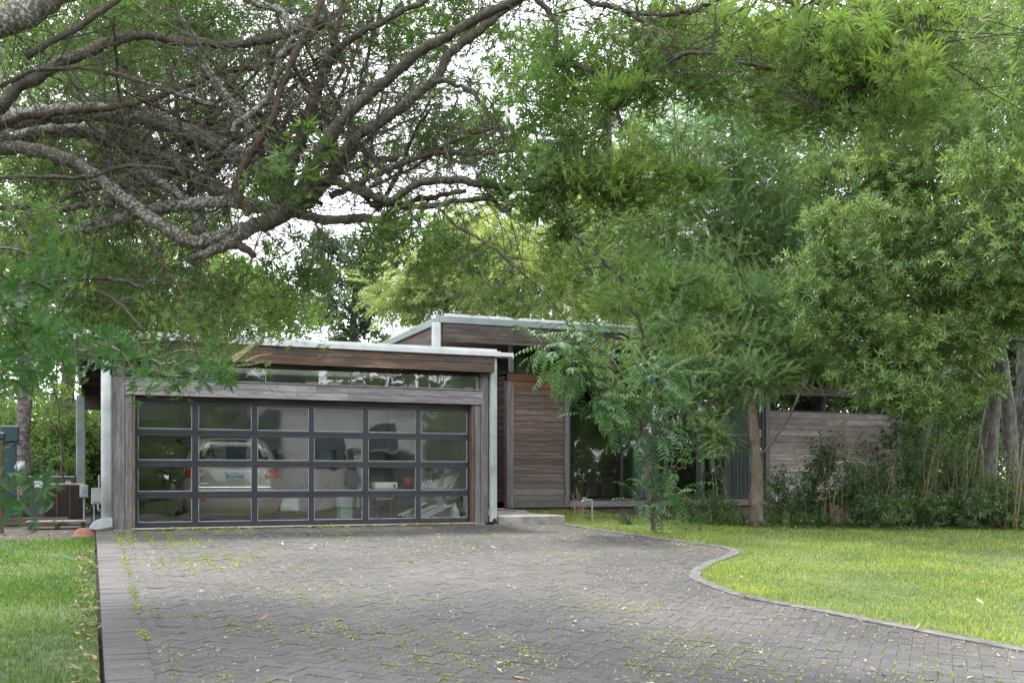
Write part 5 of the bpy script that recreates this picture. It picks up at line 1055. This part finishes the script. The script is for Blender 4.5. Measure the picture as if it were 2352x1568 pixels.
def text(s, size, x, z, y, mat_, par, name):
    cu = bpy.data.curves.new(name, 'FONT'); cu.body = s; cu.size = size; cu.align_x = 'CENTER'; cu.extrude = .0015; ob = bpy.data.objects.new(name, cu); COL.objects.link(ob); cu.materials.append(mat_)
    dg = bpy.context.evaluated_depsgraph_get(); me = bpy.data.meshes.new_from_object(ob.evaluated_get(dg)); bpy.data.objects.remove(ob); me.materials.clear(); me.materials.append(mat_)
    ob = bpy.data.objects.new(name, me); COL.objects.link(ob); ob.parent = par; ob.location = tuple(CM([(x, y, z)])[0] - origin(par)); ob.rotation_euler = (R(90), 0, AL); return ob
m_ink = simple("dark_blue_ink", (.02, .03, .08), .5)
text("BCL·1660", .072, 0, .845, rear(.86) - .022, m_ink, pl, "plate_number"); text("TEXAS", .026, 0, .918, rear(.93) - .022, m_ink, pl, "plate_state")
for s_ in (-1, 1):
    tl = panel("tail_light", [(s_ * x, z) for x, z in ((.84, 1.0), (.60, 1.0), (.52, .88), (.53, .845), (.84, .845))][::-s_], .012, m_red, car, .10)
    for (x, z, r_0, mm_) in ((.70, .925, .068, m_red), (.585, .895, .042, m_clear)):
        k = MB(); k.lathe([(0, .012), (r_0 * .55, .016), (r_0 * .8, .010), (r_0, .018), (r_0 * 1.08, 0)], CM([(s_ * x, rear_at(s_ * x, z) - .012, z)])[0], 20, [[1, 0, 0], [0, 0, -1], [0, 1, 0]]); k.build("lamp", mm_, tl, True)
    panel("reflector", [(s_ * x, z) for x, z in ((.72, .47), (.5, .47), (.5, .43), (.72, .43))][::-s_], .012, m_red, car, .10)
part_ = MB(); part_.box(-.62, .62, rear(.64) - .014, rear(.64) + .02, .655, .685, .01, CM); part_.build("trim_strip", m_chrome, car)
bd = MB(); bd.box(-.60, -.47, rear(.73) - .008, rear(.73) + .01, .735, .75, .004, CM); bd.build("badge", m_chrome, car)
for x in (-.80, .80):
    # side glass strips
    pts = np.array([(x * 1.0, 1.0, 1.1), (x * 1.0, 2.7, 1.1), (x * .80, 2.25, 1.45), (x * .80, .75, 1.45)]); pts[:, 0] += .03 * np.sign(x); link("side_window", CM(np.vstack([pts, pts - (np.sign(x) * .03, 0, 0)])), [[0, 1, 2, 3], [7, 6, 5, 4], [0, 4, 5, 1], [1, 5, 6, 2], [2, 6, 7, 3], [3, 7, 4, 0]], None, m_cgl, car)
for x in (-.77, .77):
    for y in (.78, 3.35):
        k = MB(); k.lathe([(.0, -.10), (.2, -.10), (.29, -.105), (.32, -.08), (.325, 0), (.32, .08), (.29, .105), (.2, .10), (0, .1)], CM([(x, y, .32)])[0], 28, np.array([[math.cos(AL) * 0 + 0, 0, E1[0]], [0, 0, E1[1]], [0, 1, 0]]) + np.array([[E2[0], 0, 0], [E2[1], 0, 0], [0, 0, 0]])); wt = k.build("wheel", M['rubber'], car, True)
        k = MB(); k.lathe([(.0, -.112), (.06, -.118), (.19, -.109)], CM([(x, y, .32)])[0], 20, np.array([[E2[0], 0, E1[0]], [E2[1], 0, E1[1]], [0, 1, 0]])); k.build("rim", m_chrome, wt)
    k = MB(); k.box(x * 1.17 - .06, x * 1.17 + .06, 2.75, 2.83, 1.08, 1.2, .02, CM); k.build("wing_mirror", m_paint, car)
# stored things, right half of the garage
m_wp = simple("white_plastic", (.66, .68, .68), .45, .06, 4); m_bw = simple("pale_blue_plastic", (.42, .52, .58), .45, .08, 4)
def slats(label, a, b, z, n, L0, L1, tilt, step, rise, seed):
    """flat white slats leaning in a row"""
    r = np.random.default_rng(seed); t = thing("slat_bundle", label, "slats", A2W(a, b, z), "white slats stacked behind the door"); m = MB()
    for k in range(n):
        tt = tilt + r.normal(0, .035); d = np.array((math.cos(tt), 0, math.sin(tt))); u = np.array((-math.sin(tt), 0, math.cos(tt))); o = np.array((a + k * step, b + .015 * k, z + rise * k)); l = (L0 + (L1 - L0) * k / n) * r.uniform(.93, 1.05)
        P = [o + d * x + np.array((0, 1, 0)) * y + u * h for x in (0, l) for y in (0, .02) for h in (0, .034)]
        m.add(W(P), [[0, 1, 3, 2], [4, 6, 7, 5], [0, 4, 5, 1], [2, 3, 7, 6], [0, 2, 6, 4], [1, 5, 7, 3]])
    return m.build("slats", m_wp, t)
tab = thing("work_table", "low dark table behind the right door panes carrying slats and odds", "table", A2W(4.6, .4, 0), None)
part("tabletop", M['wood_dark'], [(3.95, 5.85, .14, .62, .60, .635)], tab)
for a in (4.0, 5.78):
    for b in (.2, .5): part("leg", M['slate'], [(a, a + .05, b, b + .05, .0, .598)], tab)
slats("bundle of long white slats leaning on the work table at the right", 5.02, .20, .64, 12, .16, .34, 1.0, .058, .0, 3)
slats("bundle of white slats lying slanted on the floor below the table", 4.55, .14, .14, 7, .55, .62, .42, .085, -.012, 4)
T = thing("plastic_jug", "white plastic jug standing at the right end of the bottom panes", "jug", A2W(5.66, .2, 0)); k = MB(); k.lathe([(0, 0), (.085, .0), (.095, .02), (.095, .20), (.08, .25), (.035, .31), (.03, .33), (.034, .332), (.034, .36), (0, .362)], A2W(5.66, .2, 0), 20); k.build("body", simple("translucent_white_jug", (.66, .72, .66), .5, .03), T, True)
T = thing("storage_tub", "white storage tub with a lid behind the third bottom pane", "tub", A2W(2.72, 2.2, 0)); part("tub", m_wp, [(2.45, 3.12, 2.2, 2.7, .18, .46)], T, c=.03); part("lid", m_wp, [(2.42, 3.15, 2.17, 2.73, .463, .50)], T, c=.012); part("dolly", M['black'], [(2.5, 3.07, 2.25, 2.65, .0, .178)], T)
T = thing("storage_tub", "tall stacked pale blue tubs beside the fourth door stile", "tub", A2W(3.7, .8, 0)); part("tub", m_bw, [(3.62, 3.86, .8, 1.1, .0, .27), (3.61, 3.87, .79, 1.11, .273, .50)], T, c=.02); part("lid", m_wp, [(3.60, 3.88, .78, 1.12, .503, .53)], T, c=.01)
T = thing("cardboard_roll", "tan rolled mat lying on the floor in front of the slats", "roll", A2W(5.28, .45, .1)); k = MB(); k.tube(W([(5.2, .28, .095), (5.36, .6, .095)]), .095, 18); k.build("roll", simple("tan_card", (.36, .25, .17), .9), T, True); k = MB(); k.tube(W([(5.192, .265, .095), (5.196, .272, .095)]), .05, 14); k.build("hole", M['black'], T)
m_or = wood("orange_brown_wood", [(.3, (.16, .05, .025)), (.5, (.3, .11, .055)), (.7, (.4, .17, .09))], 'a')
T = thing("wooden_bench", "orange brown wooden bench standing in the middle of the garage", "bench", A2W(3.9, 3.6, 0)); part("seat", m_or, [(3.55, 4.25, 3.5, 3.9, .78, .95)], T); [part("leg", m_or, [(a, a + .08, 3.55, 3.63, 0, .778)], T) for a in (3.56, 4.16)]
T = thing("upright_timber", "red brown upright timber leaning by the bench", "timber", A2W(2.95, 4.2, 0)); part("upright", m_or, [(2.9, 3.02, 4.2, 4.3, 0, 1.32)], T)
T = thing("cardboard_box", "pale box resting on the table behind the fifth door column", "box", A2W(4.3, .3, .64)); part("box", m_wp, [(4.12, 4.55, .2, .45, .637, .76)], T, c=.01); part("label", M['black'], [(4.47, 4.51, .188, .197, .67, .73)], T, c=.001)
T = thing("yellow_board", "short yellow board lying on a trestle behind the fifth bottom pane", "board", A2W(4.3, .2, .45)); part("board", simple("yellow_timber", (.62, .46, .16), .6), [(4.14, 4.46, .16, .27, .44, .485)], T); [part("leg", m_bead, [(a, a + .012, .2, .212, .0, .438)], T) for a in (4.16, 4.42)]
T = thing("bucket", "dark red bucket on the table next to the slats", "bucket", A2W(4.8, .32, .64)); k = MB(); k.lathe([(0, 0), (.09, 0), (.11, .2), (.10, .2), (.08, .02)], A2W(4.8, .32, .637), 18); k.build("pail", simple("dark_red_plastic", (.33, .03, .04), .4), T, True)
T = thing("refuse_bin", "black bin standing beside the inner door", "bin", A2W(.95, 5.6, 0)); part("bin", M['black'], [(.8, 1.2, 5.4, 5.8, 0, .92)], T, c=.04); part("lid", M['black'], [(.78, 1.22, 5.36, 5.82, .923, .98)], T, c=.02)
T = thing("wall_switch", "small black control box on the rear garage wall", "switch", A2W(1.2, 6.38, 1.5)); part("box", M['black'], [(1.12, 1.24, 6.36, 6.398, 1.55, 1.72)], T)
T = thing("shelf_unit", "tall grey storage rack filled with boxes at the back right of the garage", "rack", A2W(5.2, 5.8, 0))
part("shelf", M['wood_dark'], [(3.3, 6.0, 5.85, 6.35, z, z + .03) for z in (.1, .6, 1.1)], T)
for a in (3.27, 4.65, 6.0): part("upright", M['slate'], [(a, a + .03, 5.84, 6.36, 0, 1.5)], T)
r_ = np.random.default_rng(4); bm_ = [simple("box_brown", (.3, .2, .12), .8), m_wp, simple("box_grey", (.2, .22, .24), .7), simple("box_rust", (.3, .09, .05), .7), m_bw]
bn = ["brown", "white", "grey", "rust red", "pale blue"]
sh = ["top", "middle", "bottom"]
for zi, z in enumerate((1.13, .63, .13)):
    a = 3.35
    for k in range(3):
        w_ = r_.uniform(.3, .5); h = r_.uniform(.2, .4); ci = (k + zi * 2) % 5; pos_ = ["first from the bench side", "in the middle", "nearest the right wall"][k]
        T = thing("storage_box", "%s storage box on the %s shelf of the rack, %s" % (bn[ci], sh[zi], pos_), "box", A2W(a, 5.95, z), "boxes on the rack"); part("box", bm_[ci], [(a, a + w_, 5.9, 6.25, z + .001, z + h)], T, c=.01); a += w_ + r_.uniform(.3, .45)
# things on the transom ledge
T = thing("black_box", "black box on the window ledge between two cream boxes", "box", A2W(3.2, 0, 2.49)); part("case", M['black'], [(3.04, 3.24, .0, .14, 2.49, 2.548)], T, c=.004); part("handle", M['slate'], [(3.09, 3.16, .05, .07, 2.549, 2.565)], T, c=.003)
m_cr = simple("cream_card", (.68, .62, .47), .7, .05)
for lb, a0, a1 in (("cream box left of the black box on the window ledge", 2.82, 3.035), ("cream box right of the black box on the window ledge", 3.245, 3.46)):
    T = thing("cream_box", lb, "box", A2W((a0 + a1) / 2, .05, 2.49), "cream boxes on the ledge"); part("box", m_cr, [(a0, a1, .0, .13, 2.488, 2.535)], T, c=.004)
T = thing("orange_box", "orange tan box at the right end of the window ledge", "box", A2W(5.88, .05, 2.49)); part("box", simple("orange_card", (.6, .33, .16), .7), [(5.78, 5.97, -.0, .13, 2.488, 2.54)], T, c=.004)

# ================================================================== ACROSS THE STREET (seen reflected in the panes)
sheet("road", [(-80, -31), (80, -31), (80, -25), (-80, -25)], lambda b: SL * -20 - .02, simple("asphalt", (.055, .055, .057), .9, .2, 12))
tag(sheet("verge", [(-80, -24.8), (80, -24.8), (80, -21.2), (-80, -21.2)], lambda b: SL * -20 - .05, m_lawn), kind='structure')
sheet("verge", [(-80, -60), (80, -60), (80, -31.2), (-80, -31.2)], lambda b: SL * -20 - .03, m_lawn)
nh = thing("neighbour_house", "white two storey house with a stone clad bay across the street", "house", A2W(8, -40, -.9)); ZB = -.95
m_sid = simple("white_siding", (.42, .43, .43), .7, .05, 2); m_st = simple("grey_ledge_stone", (.26, .25, .25), .9, .35, 14, bumps=.8, bscale=14); m_nw = simple("dark_window", (.05, .075, .09), .1, .1, 2)
part("wall", m_sid, [(9.2, 21, -48, -40, ZB, 5.5)], nh); part("wall", m_st, [(4.6, 9.19, -47, -39.6, ZB, 5.9)], nh); part("roof", M['roof_metal2'], [(4.2, 21.6, -48.5, -39.2, 5.92, 6.1)], nh)
for a0, a1, z0, z1, f in ((6.2, 7.3, .8, 3.6, -39.6), (8.0, 8.9, 1.3, 4.4, -39.6), (11, 12.6, 1.5, 3.2, -40), (14.3, 15.6, 2.2, 3.8, -40), (18, 19.4, 1.6, 3.4, -40)):
    w_ = part("window", m_nw, [(a0, a1, f - .02, f + .05, z0, z1)], nh); part("frame", M['slate'], [(a0 - .08, a0 - .003, f, f + .07, z0, z1), (a1 + .003, a1 + .08, f, f + .07, z0, z1)], w_)
part("porch_roof", M['roof_metal2'], [(12.8, 17.4, -40, -37.6, 2.15, 2.3)], nh)
for a in (13, 17.1): part("porch_post", m_sid, [(a, a + .18, -37.9, -37.7, ZB, 2.148)], nh)
def rtree(a, b, h, w_, n, label, seed, lm=None, z0=1.8, pr=None):
    r = np.random.default_rng(seed); base = A2W(a, b, -1.0); t = thing("street_tree", label, "tree", base, "trees along the street"); m = MB()
    limb(m, [base, base + (0.1, 0, h * .35), base + (-.1, .1, h * .8)], .2, .07, 10, 4, .02, r); m.build("trunk", m_dkb, t, True)
    c = base + Zv * (z0 + (h - z0) * .5); nc = n // 12; cc, _ = ballpts(c, (w_, w_, (h - z0) * .5), nc, r, .5); k = r.integers(0, nc, n); v = r.normal(size=(n, 3)); pz = cc[k] + v * .38
    V, Q = scatter(pr or bq, pz, v + Zv * .3, r.uniform(.9, 1.5, n), r); link("crown", V, Q, None, lm or m_bg2, t)
rtree(.5, -33.6, 8.5, 2.6, 1500, "dense tree by the road left of the stone bay", 1, z0=.6); rtree(3.6, -36, 10, 2.2, 900, "slim tree close to the stone bay", 2, z0=2.5); rtree(18.5, -33.8, 8, 2.8, 1500, "dense tree by the road right of the porch", 3, z0=.6); rtree(23, -35, 10, 3.2, 1200, "wide tree far along the road", 4, z0=1); rtree(-5, -35, 9, 3, 1100, "wide tree across the street from the lawn", 5, z0=1.)
rtree(28, -36, 10, 3.2, 900, "tree at the far end of the street", 7, z0=1); rtree(-12, -36, 10, 3.4, 900, "tree at the near end of the street", 8, z0=1)
for k, (a, b, w_) in enumerate(((2, -46, 3.5), (-6, -48, 4), (26, -47, 4), (33, -46, 4), (-15, -47, 4))): rtree(a, b, 13, w_, 900, ["tall tree behind the stone bay", "tall tree behind the street left", "tall tree beyond the white house", "tall tree at the end of the block", "tall tree at the start of the block"][k], 20 + k, z0=.5)
# ================================================================== trees and a pale wall closing the view on the right and behind the house
for k, (X, t, bl, lb) in enumerate([
    (2090, 33, [(2060, 900, 110, 110, 33, 1.6, 420), (2100, 1010, 110, 90, 32.5, 1.3, 220), (2020, 800, 100, 80, 33, 1.5, 260)], "dark leafy tree low behind the corner post"),
    (2260, 35, [(2250, 860, 110, 120, 35, 1.6, 420), (2290, 1000, 120, 90, 34, 1.3, 260), (2200, 760, 120, 80, 35, 1.6, 260)], "dark leafy tree low behind the oak trunks"),
    (2450, 34, [(2420, 880, 130, 160, 34, 1.6, 460), (2380, 700, 120, 120, 34, 1.6, 320), (2480, 1020, 130, 90, 34, 1.3, 260)], "dark leafy tree beyond the thick oak trunk"),
    (1850, 36, [(1820, 880, 140, 80, 36, 1.8, 360), (1940, 900, 120, 80, 36, 1.8, 320), (1700, 880, 120, 80, 36, 1.6, 260), (1900, 780, 160, 60, 36, 1.6, 260)], "dim tree seen through the open gap above the pale boards"),
    (1300, 40, [(1250, 800, 200, 70, 40, 2, 300), (1450, 800, 180, 70, 40, 2, 300), (1600, 760, 150, 80, 38, 2, 300)], "leafy tree behind the clerestory windows")]):
    tree("background_tree", lb, [GP(X, t, 0), PX(X + 5, 1000, t), PX(X, 880, t), PX(X - 5, 780, t)], .16, .06, bl, bL, m_far, m_dkb, 400 + k, group="dim trees behind the bed", clump=16, tw_n=60, mult=3.0)
T = thing("boundary_wall", "pale stucco boundary wall glimpsed through leaves right of the house", "wall", A2W(24, 13, 0)); part("wall", simple("pale_pink_stucco", (.55, .48, .44), .9, .1, 2), [(20.5, 31, 13, 13.2, -.1, 2.2)], T); part("coping", M['concrete'], [(20.4, 31.1, 12.95, 13.25, 2.203, 2.27)], T)

# far-off wood closing the street side and the far horizon
r_ = np.random.default_rng(77); n = 5200; a = np.concatenate([r_.uniform(-70, 80, n), r_.uniform(-60, 90, n)]); b = np.concatenate([r_.uniform(-64, -56, n), r_.uniform(62, 72, n)]); z = np.concatenate([r_.uniform(0, 1, n) * 17 - .9, r_.uniform(0, 1, n) * 13.0])
z *= .75 + .3 * np.sin(a * .35) + .15 * np.sin(a * 1.1); V, Q = scatter([broad(8, .9, .5, 1.2)], W(np.c_[a, b, z]), r_.normal(size=(2 * n, 3)), r_.uniform(.7, 1.3, 2 * n), r_)
tag(link("woods", V, Q, None, m_bg2), kind='stuff')
